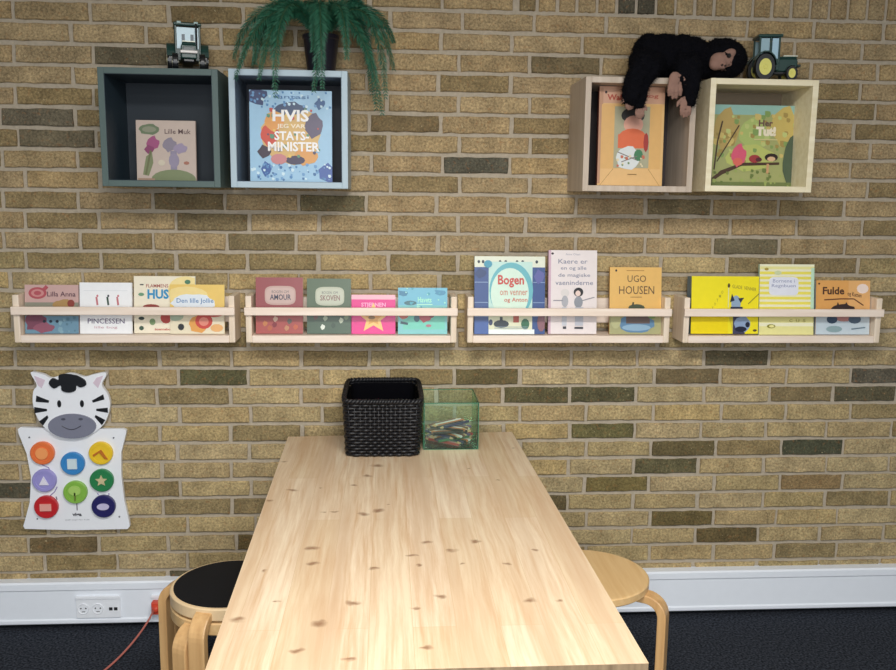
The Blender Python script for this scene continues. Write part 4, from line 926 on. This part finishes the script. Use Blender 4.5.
for zz in (0, hz_):
    for sy in (-1, 1): b.box(-hx, hx, sy * hy - e, sy * hy + e, zz - (e if zz else 0), zz + e)
    for sx in (-1, 1): b.box(sx * hx - e, sx * hx + e, -hy, hy, zz - (e if zz else 0), zz + e)
b.build('edges', M['acrylic_edge'], ab)
pc = {'red': '#b53a3a', 'dark blue': '#2c3566', 'white': '#dfe0de', 'purple': '#5f4a7a', 'green': '#3f7a56', 'orange': '#c9743c', 'grey': '#6f7078', 'pink': '#c98a94', 'black': '#22222a', 'brown': '#7a5440'}
def pencil(cname):
    t = thing('pencil', cname + ' colouring pencil in the green see-through box', 'pencil', (0, 0, 0), 0, cname + ' pencils in the see-through box')
    b = MB(); b.lathe([(.0045, -.066), (.0045, .052)], 6, pc[cname], axis='x'); b.build('shaft', M['toy'], t)
    b = MB(); b.lathe([(.0044, .0521), (.0012, .066)], 6, '#d8b98c', axis='x'); b.build('wooden_tip', M['toy'], t)
    b = MB(); b.lathe([(.0014, .0655), (.0003, .070)], 6, pc[cname], axis='x'); b.build('lead', M['toy'], t)
    return t
protos = {}
names = list(pc); rp = random.Random(12); cx_, cy_ = (ax0 + ax1) / 2, (ay0 + ay1) / 2
idx = 0
for layer in range(6):
    yaw = math.radians((-38, 28, -50, 12, -30, 40)[layer]); zc = az0 + th + .0052 + layer * .0104
    cnt = (9, 8, 8, 7, 6, 5)[layer]
    for k in range(cnt):
        o_ = (k - (cnt - 1) / 2) * .0125
        nm = names[(idx * 7 + layer) % len(names)]; idx += 1
        L3 = Vector((-math.sin(yaw), math.cos(yaw), 0)) * o_
        # keep tips inside the walls
        ext = .070; s1 = abs(math.cos(yaw)) * ext; s2 = abs(math.sin(yaw)) * ext
        if abs(L3.x) + s1 > hx - .006: L3.x = math.copysign(max(0, hx - .006 - s1), L3.x)
        if abs(L3.y) + s2 > hy - .006: L3.y = math.copysign(max(0, hy - .006 - s2), L3.y)
        if nm not in protos: t = protos[nm] = pencil(nm)
        else:
            src = protos[nm]; t = src.copy(); COL.objects.link(t)
            for ch in src.children:
                c = ch.copy(); COL.objects.link(c); c.parent = t
        t.location = (cx_ + L3.x, cy_ + L3.y, zc); t.rotation_euler = (0, 0, yaw + (PI if rp.random() < .5 else 0))

# ------------------------------------------------------------------ camera
f_px, pitch, yaw, roll = 880.19, 0.15661, 0.069653, 0.0119006
F = Vector((math.sin(yaw) * math.cos(pitch), math.cos(yaw) * math.cos(pitch), -math.sin(pitch)))
rt = F.cross(Vector((0, 0, 1))).normalized(); up = rt.cross(F)
r2 = rt * math.cos(roll) + up * math.sin(roll); u2 = up * math.cos(roll) - rt * math.sin(roll)
cam = bpy.data.cameras.new('camera'); co = bpy.data.objects.new('camera', cam); COL.objects.link(co)
cam.sensor_width = 36; cam.lens = f_px * 36 / 896; cam.clip_start = .05
mw = Matrix((r2, u2, -F)).transposed().to_4x4(); mw.translation = Vector((.7811, -3.0277, 1.5275)); co.matrix_world = mw
SC.camera = co

# ------------------------------------------------------------------ light
def area(name, loc, sx, sy, power, col=(1, 1, 1), rot=(0, 0, 0)):
    l = bpy.data.lights.new(name, 'AREA'); l.shape = 'RECTANGLE'; l.size = sx; l.size_y = sy; l.energy = power; l.color = col
    o = bpy.data.objects.new(name, l); COL.objects.link(o); o.location = loc; o.rotation_euler = rot; return o
area('ceiling_lamp', (.95, -2.3, 2.50), 1.1, .5, 73, (1, .98, .945))
area('ceiling_lamp', (.95, -4.3, 2.50), 1.1, .5, 50, (1, .98, .945))
area('window_light', (.9, -5.4, 1.6), 1.6, 1.6, 76, (.92, .96, 1), (math.radians(90), 0, 0))
w = bpy.data.worlds.new('world'); SC.world = w; w.use_nodes = True
w.node_tree.nodes['Background'].inputs['Color'].default_value = (.85, .92, 1, 1); w.node_tree.nodes['Background'].inputs['Strength'].default_value = .22
SC.view_settings.view_transform = 'Standard'; SC.view_settings.look = 'None'; SC.view_settings.gamma = 1; SC.view_settings.exposure = 0
SC.view_settings.use_curve_mapping = False
